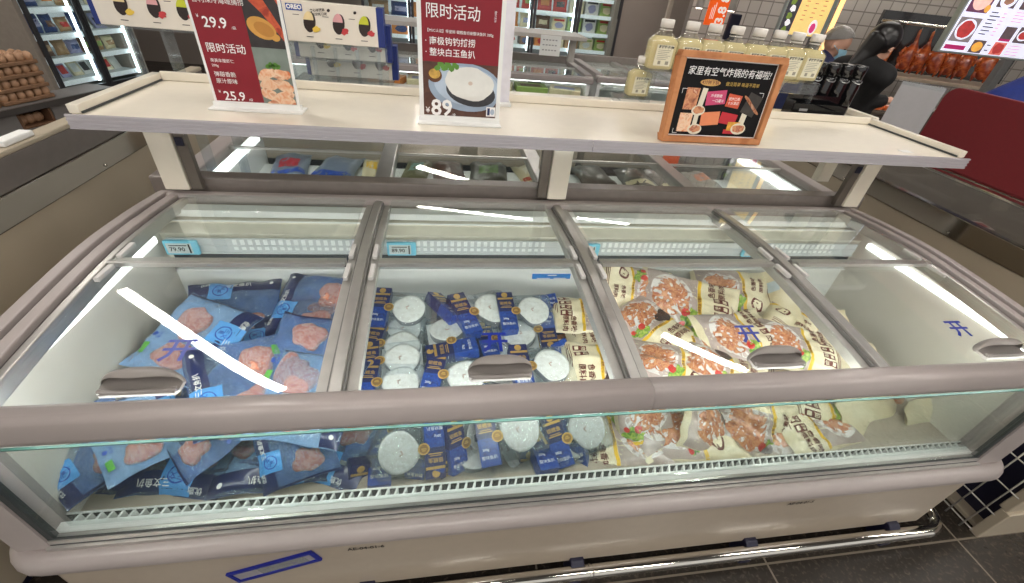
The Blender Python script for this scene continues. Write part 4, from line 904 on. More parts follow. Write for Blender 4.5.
# ---- ice cream display: three stepped boxes on an acrylic rack
YO = 1.60
COOK = mat('cookie_print', (44, 32, 30), .4, var=.3, scale=200)
def make_box(W=.30, D=.05, Hh=.105):
    r = thing('ice_cream_box', 'x', 'carton', group='ice cream cartons')
    MB().box(-W/2, 0, 0, W/2, D, Hh).build('carton', mat('cream_carton', (232, 224, 212), .45, var=.02), r, .001)
    b = MB(); b.box(W/2-.020, -.0008, 0, W/2+.0008, D+.0002, Hh+.0004); b.build('blue_edge', mat('royal_blue_print', (26, 46, 120), .4), r); b = MB(); b.box(-W/2-.0008, -.0008, 0, -W/2+.012, D+.0002, Hh+.0004); b.build('blue_edge', mat('royal_blue_print', (26, 46, 120), .4), r)
    b = MB(); y = -.0012
    for x, c in ((-.072, 0), (.012, 1), (.088, 2)):
        flat(b, ell(x+.006, .054, .016, .028, 20, -.25), y, 3); flat(b, ell(x+.002, .056, .014, .026, 20, -.25), y-.0003, 3); flat(b, [q for q in ell(x+.002, .056, .0145, .0265, 24, -.25) if q[1] > .054], y-.0006, c)
        flat(b, ell(x+.022, .036, .011, .008, 12, .3, .5, x*50), y-.0008, (4, 5, 5)[c]); flat(b, ell(x-.020, .088, .005, .004, 8, .6), y, 3); flat(b, rect(x-.010, .014, x+.010, .016), y, 3); flat(b, rect(x-.040, .070, x-.022, .0715), y, 3)
    b.build('flavour_print', [mat('vanilla_print', (236, 214, 164), .4), mat('strawberry_print', (222, 164, 168), .4), mat('lime_print', (202, 206, 52), .4), COOK, mat('flower_print', (232, 198, 80), .4), mat('berry_print', (196, 62, 66), .4)], r)
    b = MB(); flat(b, rect(-.128, .081, -.082, .098), y-.0002, 1); b.text('OREO', .0155, T(-.105, y-.0006, .0895) @ UPRIGHT, 0, bold=.05); b.text('夹心冰淇淋', .0085, T(-.040, y, .086) @ UPRIGHT @ RZ(.12), 2, bold=.02); b.text('三种新口味', .0085, T(-.034, y, .076) @ UPRIGHT @ RZ(.12), 2, bold=.02)
    b.build('lettering', [PAPERW, mat('logo_blue_print', (34, 70, 158), .4), COOK], r); return r
p = P(384, 48, Y=YO); x1 = p.x+.004
bxo = make_box(); bxo.matrix_world = T(x1-.15, YO, p.z); bxo['label'] = 'top cookie ice cream carton with three round flavours, right of the red sign'
zb = p.z
dup(bxo, T(x1-.137, YO+.052, zb-.050), 'second cookie ice cream carton, one step lower behind the top one', 'ice cream cartons')
dup(bxo, T(x1-.124, YO+.104, SZ+.012), 'lowest cookie ice cream carton at the back of the rack', 'ice cream cartons')
pq = P(205, 30, Y=YO); dup(bxo, T(pq.x-.135, YO, zb+.004), 'cookie ice cream carton at the far left, left of the red sign', 'ice cream cartons')
r = thing('acrylic_rack', 'clear stepped acrylic rack under the ice cream cartons', 'display stand', (x1-.15, YO, SZ+.001)); 
b = MB(); 
b.box(-.155, -.002, .001, .16, .17, .005); b.build('base', ACRYL, r)
b = MB(); b.box(-.155, -.001, zb-SZ-.007, .155, .053, zb-SZ-.002); b.box(-.14, .054, zb-SZ-.060, .165, .107, zb-SZ-.055); b.box(-.155, -.003, .005, .155, -.001, zb-SZ-.002); b.build('shelf_step', ACRYL, r)
for k in range(5): MB().box(-.14+.066*k, -.012, .005, -.130+.066*k, -.004, zb-SZ-.010).build('divider', ACRYL, r)
r = thing('acrylic_rack', 'clear acrylic rack under the far left ice cream carton', 'display stand', (pq.x-.135, YO, SZ-.03))
b = MB(); 
for k in range(3): b.box(-.10+.11*k, .0, -.30, -.088+.11*k, .05, zb-SZ+.030)
b.box(-.15, 0, zb-SZ+.028, .15, .05, zb-SZ+.033); b.build('frame', ACRYL, r)

q = P(913, 154, z=SZ)
tag(MB().box(-.020, -.012, 0, .020, .012, .0012).build('shelf_ticket', WCARD, None, 0, T(q.x-.01, q.y+.02, SZ+.0008)), 'small white ticket lying at the right front corner of the shelf', 'ticket')
# ================================================================ end freezers across both ends of the island
def end_freezer(s, xin, ya, yb, label, w_=.95):
    """s = -1: stands to the left, +1: to the right; xin = its side towards the island"""
    r = thing('end_freezer', label, 'freezer', (xin+s*w_/2, (ya+yb)/2, 0)); O = T(-(xin+s*w_/2), -(ya+yb)/2, 0)
    X = lambda d: xin+s*d
    def bx_(mb, d0, y0, z0, d1, y1, z1, mi=0): a, c = sorted((X(d0), X(d1))); return mb.box(a, y0, z0, c, y1, z1, mi)
    def bd(mb, n, m, bev=0.): return mb.build(n, m, r, bev, O)
    b = MB(); bx_(b, .0, ya, .46 if s > 0 else .06, w_ if s > 0 else .03, yb, .868); s < 0 and bx_(b, .03, ya, .06, w_, yb, .70); bd(b, 'body', BEIGE, .004)
    if s > 0:
        b = MB(); bx_(b, .08, ya+.03, .02, w_, yb-.05, .46); bd(b, 'machine_bay', DARK)
        b = MB(); bx_(b, .0, ya, .165, w_, ya+.03, .46); bd(b, 'front_panel', BEIGE, .004)
    b = MB(); bx_(b, .03, ya-.0 if s > 0 else ya+.05, 0, w_-.03, yb-.05, .02 if s > 0 else .06)
    if s > 0:
        bx_(b, -.0, ya-.012, .0, w_, ya+.02, .165)
    bd(b, 'base', BEIGE if s > 0 else DARK, .004)
    b = MB(); bx_(b, -.006, ya, .869, .03, yb, .948); bd(b, 'steel_band', STEEL, .003)
    b = MB(); yy = ya+.2
    while yy < yb: b.ball((X(-.007), yy, .885), .005); yy += .55
    bd(b, 'screw', STEEL)
    b = MB()
    if s < 0:
        bx_(b, .0, ya, .9485, .022, yb, 1.030); bd(b, 'side_panel', mat('grey_side_panel', (112, 106, 102), .3, coat=.3), .002)
        b = MB(); bx_(b, -.004, ya, 1.0305, .045, yb, 1.046); bd(b, 'coping', BEIGE, .004)
        b = MB(); bx_(b, .032, ya+.02, .7005, w_-.01, yb-.01, .73); bd(b, 'deck', mat('deck_slate', (104, 100, 98), .35), .004)
    else:
        bx_(b, .004, ya, .9485, .010, yb, 1.055); bd(b, 'side_glass', glass('end_freezer_glass', tint=(205, 205, 200), body=.10, rgb=(150, 145, 140), ior=1.45))
        b = MB(); bx_(b, .002, ya, 1.0555, .035, yb, 1.066); bd(b, 'coping', CHROME, .003)
        b = MB(); bx_(b, .04, ya+.02, .9, w_-.04, yb-.02, .905); bd(b, 'deck', mat('deck_grey', (120, 112, 106), .5))
        b = MB()
        for k in range(9): b.prism([(X(.30)+.020*k, .050+.003*k), (X(.30)+.020*k+.006, .050+.003*k), (X(.30)+.020*k+.030, .095+.003*k), (X(.30)+.020*k+.024, .095+.003*k)], ya-.0135, ya-.0118, 'y')
        bd(b, 'vent_slots', GASKET)
        b = MB(); 
        for k in range(5): bx_(b, -.115, ya+.02+.05*k, .02, -.0, ya+.024+.05*k, .40) if False else b.tube([(X(-.05), ya+.03+.055*k, .02), (X(-.05), ya+.03+.055*k, .44)], .0025, 6)
        for z in (.05, .16, .27, .38): b.tube([(X(-.05), ya+.0, z), (X(-.05), ya+.9, z)], .0025, 6)
        for k in range(5, 16): b.tube([(X(-.05), ya+.03+.055*k, .02), (X(-.05), ya+.03+.055*k, .44)], .0025, 6)
        bd(b, 'wire_guard', mat('pale_wire', (176, 172, 164), .4, metal=.5))
    return r
end_freezer(-1, -1.165, .35, 2.55, 'beige end freezer with steel band and grey panel, left of the island', .55)
end_freezer(1, 1.985, .50, 2.40, 'beige end freezer with steel band and glass upstand, right of the island')
# white tag holder and curved acrylic on them
q = P(14, 143, z=1.05)
tag(MB().box(-.018, -.055, 0, .018, .055, .016).build('tag_holder', WCARD, None, .004, T(-1.187, P(14, 141, X=-1.187).y, 1.0465)), 'small white tag holder lying on the coping of the left freezer', 'tag holder')
r = thing('red_board', 'dark red rounded board standing upright on the right end freezer', 'board', (2.075, 1.2, 1.067))
b = MB(); y0, y1, hz = -.62, .45, .278; rr = .05
prof = [(y0, 0), (y1, 0), (y1, hz-rr)]+[(y1-rr+rr*math.cos(t), hz-rr+rr*math.sin(t)) for t in [k*math.pi/12 for k in range(1, 7)]]+[(y0, hz)]
b.prism(prof, -.012, .012, 'x'); b.build('panel', mat('maroon_board', (112, 20, 28), .55, var=.05, scale=80), r, .003)
b = MB(); b.box(-.035, y0, -.012, .035, y1, 0); b.build('foot_rail', CHROME, r)
# grey sign card (its back towards us) between shelf end and red board
r = thing('sign_card', 'grey back of a sign card on a stand beyond the right end of the shelf', 'sign', (2.04, 1.70, 1.067), math.radians(-62))
MB().box(-.105, -.003, .012, .050, .003, .262).build('panel', mat('silver_card_back', (178, 176, 178), .45, var=.03), r); MB().box(-.110, -.03, 0, .055, .03, .012).build('stand', ACRYL, r)
b = MB(); b.box(-.106, -.005, .250, .051, .005, .266); b.build('clip_edge', ACRYL, r)
# leaflets lying under the glass of the right freezer
for k, (dx, y, a, lab, c) in enumerate(((.09, 1.42, 10, 'white leaflet lying flat beside the red striped one on the right freezer', (222, 216, 212)), (.13, 1.28, -14, 'leaflet with red stripes lying on the deck of the right end freezer', (226, 210, 208)))):
    b = MB(); b.box(-.06, -.035, 0, .06, .035, .004, 0); 
    if k: b.box(-.05, -.03, .004, -.01, .03, .0045, 1); b.box(.01, -.02, .004, .05, .02, .0045, 1)
    tag(b.build('leaflet', [mat('leaflet_paper%d' % k, c, .5), mat('leaflet_red', (190, 60, 76), .5)], None, 0, T(1.985+dx, y, .9055) @ RZ(math.radians(a))), lab, 'leaflet')

# ================================================================ left: upright freezers and eggs
FA = math.atan2(.355, 1.193); DV = Vector((math.sin(FA), math.cos(FA), 0)); NV = Vector((math.cos(FA), -math.sin(FA), 0)); P0 = 4.75
def on_front(px, py, back=0.):
    d = CAMR @ Vector(((px-512)/FPX, -(py-291.5)/FPX, -1)); t = -(P0+back)/d.dot(NV); return Vector((0, 0, EYE))+d*t
def front_M(al): 
    """origin on the floor at distance al along the freezer fronts; x runs along them away from us, -y looks at the aisle"""
    o = DV*al - NV*P0; M = Matrix.Identity(4)
    for i in range(3): M[i][0] = DV[i]; M[i][1] = -NV[i]; M[i][2] = (0, 0, 1)[i]; M[i][3] = o[i]
    return M
s0 = on_front(19, 0).dot(DV); s1 = on_front(150, 77).dot(DV); zbot = on_front(68, 95).z
PACKS = [mat('pack_white', (226, 226, 222), .4, coat=.3), mat('pack_indigo', (44, 66, 122), .35, coat=.3), mat('pack_tan', (176, 140, 98), .4, coat=.3), mat('pack_red', (196, 44, 36), .35, coat=.3), mat('pack_cream', (226, 214, 176), .4, coat=.3),
         mat('pack_green', (150, 176, 92), .4, coat=.3), mat('pack_orange', (226, 142, 66), .4, coat=.3), mat('pack_charcoal', (60, 58, 60), .4, coat=.3), mat('pack_lilac', (160, 160, 196), .4, coat=.3), mat('pack_brown', (110, 76, 56), .4, coat=.3)]
CNAME = ['white', 'indigo', 'tan', 'red', 'cream', 'green', 'orange', 'charcoal', 'lilac', 'brown']
BACKM = mat('glowing_fridge_back', (220, 230, 232), .5, emit=.35)  # panel glows by itself, standing in for light falling on it
def soft_pack(w_, d, h, seed, m, m2):
    b = MB(); p = Pouch(w_/2, h/2, d*.6, seed, .1); p.body(b, 8, 8); b.f, b.v = b.f, [(v[0], -v[2], v[1]+h/2) for v in b.v]
    return b, p
def upright(M, W, H, zb, ndoor, shelves, label, rowspec, where, packname='food_pack', lean=0.):
    """glass-door freezer: x along the front, y = 0 at the doors and y > 0 inside"""
    r = thing('upright_freezer', label, 'freezer', M=M); D = .7
    FR = mat('fridge_frame', (66, 66, 70), .35, metal=.3)
    b = MB(); b.box(0, .05, 0, W, D, zb); b.build('base', FR, r, .006)
    b = MB(); b.box(-.04, .03, zb, 0, D, H); b.box(W, .03, zb, W+.04, D, H); b.box(-.04, .03, H, W+.04, D, H+.25); b.build('cabinet', mat('cabinet_taupe', (150, 140, 130), .5), r)
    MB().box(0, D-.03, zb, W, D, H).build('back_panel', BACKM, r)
    dw = W/ndoor
    for i in range(ndoor):
        x0, x1 = i*dw, (i+1)*dw
        b = MB(); f = .035
        b.box(x0+.004, 0, zb, x0+f, .03, H); b.box(x1-f, 0, zb, x1-.004, .03, H); b.box(x0+f, 0, zb, x1-f, .03, zb+f); b.box(x0+f, 0, H-f, x1-f, .03, H); dr = b.build('door', FR, r, .003)
        MB().box(x0+f, .012, zb+f, x1-f, .017, H-f).build('door_glass', CLEAR, dr); MB().tube([(x1-.05, -.02, zb+.5), (x1-.05, -.02, zb+1.0)], .008, 8).build('handle', FR, dr)
        MB().box(x1-.045, .06, zb+.05, x1-.03, .08, H-.05).build('led_strip', mat('fridge_led', (236, 250, 255), .4, emit=5), r)
    for z in shelves:
        s = MB().box(.01, .10, z-.018, W-.01, D-.04, z).build('shelf', mat('fridge_shelf', (214, 222, 224), .4), r)
        MB().box(.01, .092, z-.03, W-.01, .0995, z+.012).build('shelf_edge', mat('glowing_shelf_edge', (226, 236, 240), .4, emit=.25), s)  # edge strip is no lamp; its brightness is put in as a faint glow
    n = 0; rowname = ['lowest', 'second lowest', 'third', 'fourth', 'top']
    for k, z in enumerate(shelves):
        spec = rowspec[k]; m_ = len(spec)
        for j, (ci, kind, hh) in enumerate(spec):
            ww = (W-.06)/m_; x = .03+ww*(j+.5); a = random.uniform(-.12, .12)
            lab = '%s %s, %s from the left on the %s shelf of %s' % (CNAME[ci], {'box': 'carton', 'bag': 'pouch', 'lean': 'flat pack'}[kind], ordn[j], rowname[k] if k < len(shelves)-1 else 'top visible', where)
            rt = thing('food_pack', lab, 'food pack', M=M @ T(x, .20, z+.0005) @ RZ(a), group='packs on the shelves of %s' % where)
            if kind == 'box':
                MB().box(-ww*.44, 0, 0, ww*.44, .16, hh).build('carton', PACKS[ci], rt, .004)
                b = MB(); flat(b, ell(0, hh*.42, ww*.28, hh*.26, 14, 0, .3, j), -.001, 0); flat(b, rect(-ww*.34, hh*.74, ww*.34, hh*.90), -.001, 1); b.build('print', [PACKS[(ci*3+j+2) % 10], PACKS[(ci*7+1+j) % 10]], rt)
            elif kind == 'bag':
                b, p = soft_pack(ww*.92, .05, hh, j+k*5, None, None); b.build('pouch', PACKS[ci], rt, 0, T(0, .05, 0) @ RX(-.15))
                b = MB(); b.grid(lambda u, v: (lambda q: (q.x, -q.z, q.y+hh/2))(p.top(-.6+1.2*u, -.4+.7*v, .002)), 6, 6); b.build('print', PACKS[(ci*3+j+4) % 10], rt, 0, T(0, .05, 0) @ RX(-.15))
            else:
                b = MB(); b.box(-ww*.40, 0, 0, ww*.40, .025, hh, 0); b.box(-ww*.30, -.001, hh*.2, ww*.30, 0, hh*.7, 1); b.build('flat_pack', [PACKS[ci], PACKS[(ci+3+j) % 10]], rt, .003, T(0, .06, 0) @ RX(-.45))
    return r
LW = s1-s0; HF = zbot+1.75; dz = .20
zs = [on_front(85, 82).z+.0, on_front(75, 60).z, on_front(64, 37).z, on_front(52, 10).z, on_front(45, -18).z]
rows_l = [[(0, 'lean', .16), (0, 'lean', .17), (8, 'lean', .16), (4, 'lean', .16), (0, 'lean', .16), (0, 'lean', .15), (4, 'lean', .15), (0, 'lean', .15)],
          [(2, 'bag', .13), (9, 'bag', .15), (2, 'bag', .13), (8, 'bag', .12), (9, 'bag', .14), (2, 'bag', .13), (4, 'bag', .12)],
          [(1, 'bag', .17), (1, 'bag', .18), (1, 'bag', .15), (2, 'bag', .12), (1, 'bag', .15), (0, 'lean', .14), (8, 'lean', .14)],
          [(8, 'bag', .13), (1, 'bag', .12), (0, 'bag', .12), (2, 'bag', .13), (0, 'bag', .12), (4, 'bag', .12)],
          [(0, 'bag', .13), (8, 'bag', .13), (0, 'bag', .13), (1, 'bag', .13)]]
upright(front_M(s0), LW, HF, zbot, 2, zs, 'two-door upright freezer with lit shelves at the far left', rows_l, 'the left freezer')
# long grey counter nearer to us that carries eggs, parallel to the freezer fronts
PE = 3.3
def on_counter(px, py):
    d = CAMR @ Vector(((px-512)/FPX, -(py-291.5)/FPX, -1)); return Vector((0, 0, EYE))+d*(-PE/d.dot(NV))
def counter_M(al):
    M = front_M(al); o = DV*al-NV*PE; M[0][3], M[1][3] = o.x, o.y; return M
s2 = on_counter(0, 112).dot(DV)-.7; s3 = on_counter(118, 92).dot(DV); zc = on_counter(30, 106).z
r = thing('egg_counter', 'grey counter holding egg packs before the left freezer', 'counter', M=counter_M(s2)); L_ = s3-s2
CG = mat('counter_grey', (124, 120, 118), .4, var=.04)
ca, cb = on_counter(22, 120).dot(DV)-s2, on_counter(55, 112).dot(DV)-s2; zl_ = on_counter(40, 127).z
b = MB(); b.box(0, .02, 0, L_, .22, zl_-.004); b.box(0, .02, zl_-.004, ca-.004, .22, zc); b.box(cb+.004, .02, zl_-.004, L_, .22, zc); b.box(ca-.004, .16, zl_-.004, cb+.004, .22, zc); b.box(ca-.004, .02, zc-.03, cb+.004, .16, zc); b.build('body', CG, r)
b = MB(); b.box(0, .0, zc-.030, L_, .0195, zc+.004); b.build('front_edge', mat('dark_edge', (70, 66, 64), .4), r)
egg_m = mat('brown_egg', (172, 134, 104), .5, var=.15, scale=15); CARD = mat('kraft_tray', (128, 96, 70), .7, var=.1); WRAP = glass('egg_wrap', body=.05, bump=.4)
proto = None
def egg_pack():
    r = thing('egg_pack', 'x', 'egg pack'); W, D = .30, .15
    b = MB(); b.box(-W/2, 0, 0, W/2, D, .022); b.build('tray', CARD, r, .004)
    b = MB()
    for i in range(6):
        for j in range(3): b.ball((-W/2+.026+.0495*i, .026+.049*j, .040), .0235, 1, 1, 1.25, 10, 7)
    b.build('eggs', egg_m, r); return r
ordw = {0: 'bottom', 1: 'second', 2: 'third', 3: 'fourth', 4: 'top'}
for col in range(3):
    nrow = (4, 4, 5)[col]
    for row in range(nrow):
        M = counter_M(on_counter(66, 98).dot(DV)-.16-.318*col) @ T(0, .06, zc+.005+.066*row)
        lab = 'pack of brown eggs, %s layer of the %s stack from the left upright freezer' % (ordw[row], ordn[col])
        if proto is None: proto = egg_pack(); proto.matrix_world = M; proto['label'] = lab; proto['group'] = 'egg packs on the grey counter'
        else: dup(proto, M, lab, 'egg packs on the grey counter')
cw = cb-ca; M = counter_M(s2+(ca+cb)/2) @ T(0, .022, zl_-.003)
r = thing('wooden_crate', 'brown wooden crate of eggs in the front of the grey counter', 'crate', M=M)
hc = zc-.036-zl_; b = MB(); b.box(-cw/2, 0, 0, -cw/2+.015, .13, hc); b.box(cw/2-.015, 0, 0, cw/2, .13, hc); b.box(-cw/2+.015, 0, 0, cw/2-.015, .13, .012); b.box(-cw/2+.015, .118, .012, cw/2-.015, .13, hc); b.build('box', mat('crate_brown', (110, 78, 56), .6, var=.15), r, .003)
eg0 = None
for k in range(6):
    M2 = M @ T((k-2.5)*(cw-.06)/6, .05+.012*(k % 2), .0125); lab = 'brown egg in the wooden crate, %s from its near end' % ordn[k]
    b = MB(); b.lathe([(.001, 0), (.012, .003), (.020, .014), (.0225, .026), (.018, .044), (.008, .055), (.001, .057)], seg=16); o = b.build('egg', egg_m, None, 0, M2); tag(o, lab, 'egg', 'eggs in the crate')
# ================================================================ centre: islands and upright freezers far behind
ISY = P(550, 72, z=.895).y
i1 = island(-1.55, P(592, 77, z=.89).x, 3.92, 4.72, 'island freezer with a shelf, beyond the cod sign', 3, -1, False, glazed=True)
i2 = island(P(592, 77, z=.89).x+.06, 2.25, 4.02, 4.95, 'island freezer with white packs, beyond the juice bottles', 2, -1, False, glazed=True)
a = P(588, 40, z=1.20)
r = thing('display_shelf', 'grey display shelf over the island freezer beyond the cod sign', 'shelf', ((-1.2+a.x)/2, 4.3, .95)); O = T(-(-1.2+a.x)/2, -4.3, -.95)
GS_ = mat('grey_shelf', (186, 180, 174), .4)
xe = P(588, 36, Y=4.12).x; zt = P(588, 38, Y=4.12).z
MB().box(-1.3, 4.12, zt-.03, xe, 4.52, zt).build('board', GS_, r, .003, O)
for x in (-1.1, xe-.10): MB().box(x, 4.30, .9475, x+.06, 4.34, zt-.03).build('post', GS_, r, .003, O)
c0, c1 = P(539, 55, Y=4.10), P(562, 36, Y=4.10)
r = thing('notice_card', 'white notice card hanging from the grey shelf beyond', 'notice', ((c0.x+c1.x)/2, 4.105, c0.z)); w_ = c1.x-c0.x; hh = zt-c0.z-.004
MB().box(-w_/2, -.002, 0, w_/2, .002, hh).build('card', WCARD, r); b = MB()
for k in range(3):
    for j in range(5): b.box(-w_*.38+.15*w_*j, -.003, hh*(.25+.25*k), -w_*.38+.15*w_*j+w_*.09, -.0021, hh*(.25+.25*k)+.008)
b.build('print', mat('notice_ink', (150, 148, 150), .5), r)
# goods inside the two islands behind
def pile(x0, x1, y0, y1, z, cols, lab, group, n, sc=1.):
    for i in range(n):
        ci = cols[i % len(cols)]; x = x0+(x1-x0)*((i+.5)/n); y = y0+(y1-y0)*((i*.37) % 1)
        rt = thing('food_pack', lab % (CNAME[ci], ordn[i]), 'food pack', (x, y, z), random.uniform(-.3, .3), group)
        W = (x1-x0)/n*.9
        b = MB(); b.box(-W/2, -.10*sc, 0, W/2, .10*sc, .055); b.build('carton', PACKS[ci], rt, .006)
        b = MB(); b.box(-W*.36, -.07*sc, .055, W*.30, .03*sc, .0558); b.build('print', PACKS[(ci+4) % 10], rt)
x_ = P(592, 77, z=.89).x
pile(.40, x_-.1, 4.30, 4.5, .765, [0, 5, 4, 7, 0, 8], '%s carton, %s from the left under the lids beyond the cod sign', 'cartons under the lids beyond', 6)
pile(-.9, .35, 4.30, 4.45, .765, [9, 6, 0, 9, 6, 2], '%s carton, %s in the row behind the cod sign', 'cartons behind the cod sign', 6)
pile(x_+.2, 2.05, 4.25, 4.7, .785, [0, 4, 0, 8, 0, 4], '%s carton, %s from the left under the lids beyond the bottles', 'cartons under the lids beyond the bottles', 6)
pile(-.9, x_-.05, 4.06, 4.10, .721, [9, 6, 4, 9, 4, 5, 4], '%s carton, %s in the lit front window of the far island', 'cartons in the front window', 7)
# raised inner floors so the cartons lie on something
for (x0, x1, y0, y1, z, lab) in ((-1.0, x_-.08, 4.10, 4.62, .76, 'white inner deck of the island freezer beyond the cod sign'), (x_+.15, 2.17, 4.10, 4.85, .78, 'white inner deck of the island freezer beyond the bottles')):
    tag(MB().box(x0, y0+.09, z-.02, x1, y1, z-.001).build('inner_deck', WHITE), lab, 'deck')
b = tag(MB().box(-1.0, 3.965, .70, x_-.08, 4.18, .7200).build('inner_ledge', mat('lit_ledge', (236, 238, 228), .4)), 'pale ledge inside the front window of the far island', 'ledge')
# far upright freezers in a row
YF = 6.3
p0, p1, p2 = P(539, 25, Y=YF), P(583, 25, Y=YF), P(621, 25, Y=YF)
dw = p1.x-p0.x; W = dw*3; x0 = p2.x-W-.02
zz = [P(600, y, Y=YF+.1).z for y in (52, 35, 17, 0, -16)]
rows_c = [[(4, 'box', .14), (0, 'box', .13), (9, 'box', .12), (6, 'box', .14), (4, 'box', .14), (2, 'box', .13), (4, 'box', .13), (5, 'box', .14)],
          [(0, 'bag', .16), (6, 'bag', .17), (4, 'bag', .16), (9, 'bag', .15), (4, 'box', .14), (5, 'box', .16), (0, 'box', .17), (5, 'box', .17)],
          [(9, 'bag', .18), (3, 'bag', .18), (3, 'bag', .19), (3, 'bag', .18), (3, 'bag', .17), (4, 'box', .17), (0, 'box', .17), (5, 'box', .16)],
          [(6, 'bag', .18), (6, 'bag', .18), (2, 'bag', .16), (0, 'bag', .16), (4, 'bag', .16), (5, 'box', .18), (4, 'box', .18), (5, 'box', .17)],
          [(6, 'bag', .16), (3, 'bag', .17), (3, 'bag', .17), (4, 'box', .17), (0, 'box', .17), (4, 'box', .16)]]
zb_ = zz[0]-.10
upright(T(x0, YF, 0), W, 2.25, zb_, 3, zz, 'three-door upright freezer with red packs, beyond the grey shelf', rows_c, 'the far centre freezer')
pL0 = P(392, 40, Y=YF); W2 = dw*2
rows_d = [[(9, 'box', .14), (6, 'box', .14), (0, 'box', .13), (6, 'box', .13)], [(2, 'bag', .15), (1, 'bag', .15), (6, 'bag', .16), (4, 'bag', .16)], [(0, 'bag', .16), (1, 'bag', .17), (6, 'bag', .16), (4, 'bag', .16)],
          [(0, 'bag', .17), (8, 'bag', .17), (0, 'bag', .16), (6, 'bag', .16)], [(0, 'bag', .16), (4, 'bag', .16), (0, 'bag', .16), (6, 'bag', .16)]]
upright(T(P(412, 40, Y=YF).x-dw, YF, 0), W2, 2.25, zb_, 2, zz, 'two-door upright freezer between the ice cream cartons and the cod sign', rows_d, 'the narrow far freezer')

# ================================================================ food in the freezer behind
ZR = .66
def rp(px, py): return P(px, py, z=ZR)
def slab(px, py, w_, d, h, rz, mats, lab, cat, name, extra=None, tilt=.0, zz_=None):
    p = P(px, py, z=zz_ or ZR); rt = thing(name, lab, cat, (p.x, min(max(p.y, 1.62), 2.15), .70), math.radians(rz)); b = MB(); po = Pouch(w_/2, d/2, h, int(px) % 17); po.body(b, 16, 16); b.build('bag', mats[0], rt)
    b = MB(); po.patch(b, -.55, .5, -.3, .35, 0, 8, 8, .001); b.build('print', mats[1], rt)
    if len(mats) > 2: b = MB(); po.patch(b, -.9, .9, -.75, -.5, 0, 10, 4, .001); b.build('band', mats[2], rt)
    return rt
BLG = mat('blue_grey_film', (120, 132, 152), .3, coat=.3, var=.12); DKB = mat('dark_olive_film', (70, 66, 56), .3, coat=.4, var=.25, scale=20); BRN = mat('meat_brown_film', (98, 66, 52), .3, coat=.4, var=.3, scale=30)
REDI = mat('red_ink', (176, 40, 56), .4)
slab(305, 158, .17, .34, .03, 8, [BLG, REDI, BLUE], 'blue grey pouch with red print in the freezer behind, beside its white end', 'frozen food bag', 'frozen_pouch')
slab(345, 165, .20, .34, .03, -6, [BLG, BLG, BLUE], 'blue grey pouch in the freezer behind, between the red printed and yellow ones', 'frozen food bag', 'frozen_pouch')
slab(376, 170, .10, .26, .03, 5, [PACKS[4], YELLOW], 'yellow labelled pouch beside the first mullion of the freezer behind', 'frozen food bag', 'frozen_pouch')
slab(418, 168, .13, .30, .03, -8, [mat('olive_film', (128, 124, 92), .3, coat=.3), mat('mint_print', (150, 190, 180), .4)], 'olive pouch with a mint label in the freezer behind', 'frozen food bag', 'frozen_pouch')
slab(448, 170, .17, .32, .03, 4, [BRN, BRN], 'brown meat pouch in the freezer behind under the cod sign', 'frozen food bag', 'frozen_pouch')
slab(486, 172, .20, .32, .03, -4, [DKB, mat('moss_print', (88, 120, 50), .4)], 'dark pouch with a green spot in the freezer behind', 'frozen food bag', 'frozen_pouch')
slab(524, 172, .14, .28, .03, 8, [PACKS[4], mat('ivory_label', (236, 228, 206), .4), mat('warm_red', (190, 70, 44), .4)], 'ivory pouch with red print in the freezer behind, left of the middle post', 'frozen food bag', 'frozen_pouch')
slab(585, 176, .20, .34, .03, 3, [DKB, DKB], 'dark pouch in the freezer behind, right of the middle post', 'frozen food bag', 'frozen_pouch')
slab(625, 178, .18, .34, .03, -7, [DKB, BRN, PACKS[4]], 'dark brown pouch with a cream band in the freezer behind', 'frozen food bag', 'frozen_pouch')
slab(655, 180, .16, .30, .03, 6, [mat('grey_film', (110, 104, 100), .3, coat=.4, var=.2), PACKS[4], PACKS[4]], 'grey pouch with a cream label left of the last mullion of the freezer behind', 'frozen food bag', 'frozen_pouch')
slab(690, 182, .14, .26, .03, 10, [mat('stone_film', (150, 142, 132), .3, coat=.4, var=.2), mat('coral_label', (206, 120, 84), .4)], 'stone coloured pouch beside the bare white end of the freezer behind', 'frozen food bag', 'frozen_pouch')
tag(MB().box(-.86, 1.50, .60, 1.68, 2.22, .69).build('raised_floor', WHITE), 'white raised floor inside the freezer behind', 'freezer floor')
# ================================================================ right: roast counter, screens and people
YK = 3.55
def kit(px, py, Y=YK): return P(px, py, Y=Y)
a, c = P(893, 75, Y=3.75), P(1000, 88, Y=3.45)
dk = Vector((c.x-a.x, c.y-a.y, 0)); KL = dk.length+1.2; kang = math.atan2(dk.y, dk.x); zl = (a.z+c.z)/2
KM = T(a.x-.12, a.y+.03, 0) @ RZ(kang)
r = thing('roast_counter', 'steel roast counter with a glass front under the hanging ducks', 'counter', M=KM)
DST = mat('dark_steel', (96, 88, 82), .3, metal=.7)
b = MB(); b.box(0, .10, 0, KL, .75, .88); b.build('body', DST, r)
b = MB(); b.box(0, .0, .88, KL, .75, .915); b.build('worktop', STEEL, r, .003)
b = MB(); b.box(0, -.02, zl-.03, KL, .42, zl-.005); b.build('duck_ledge', mat('warm_ledge', (176, 158, 138), .35, metal=.3), r, .003)
b = MB(); 
for x in (.02, KL*.5, KL-.06): b.box(x, .20, .915, x+.04, .26, zl-.03)
b.build('ledge_post', STEEL, r)
zr_ = P(925, 28, Y=3.8).z
b = MB(); b.box(.0, .45, zl-.005, 1.25, .50, zr_+.10); b.build('dark_screen', mat('smoked_back_panel', (34, 34, 36), .2, coat=.5), r)
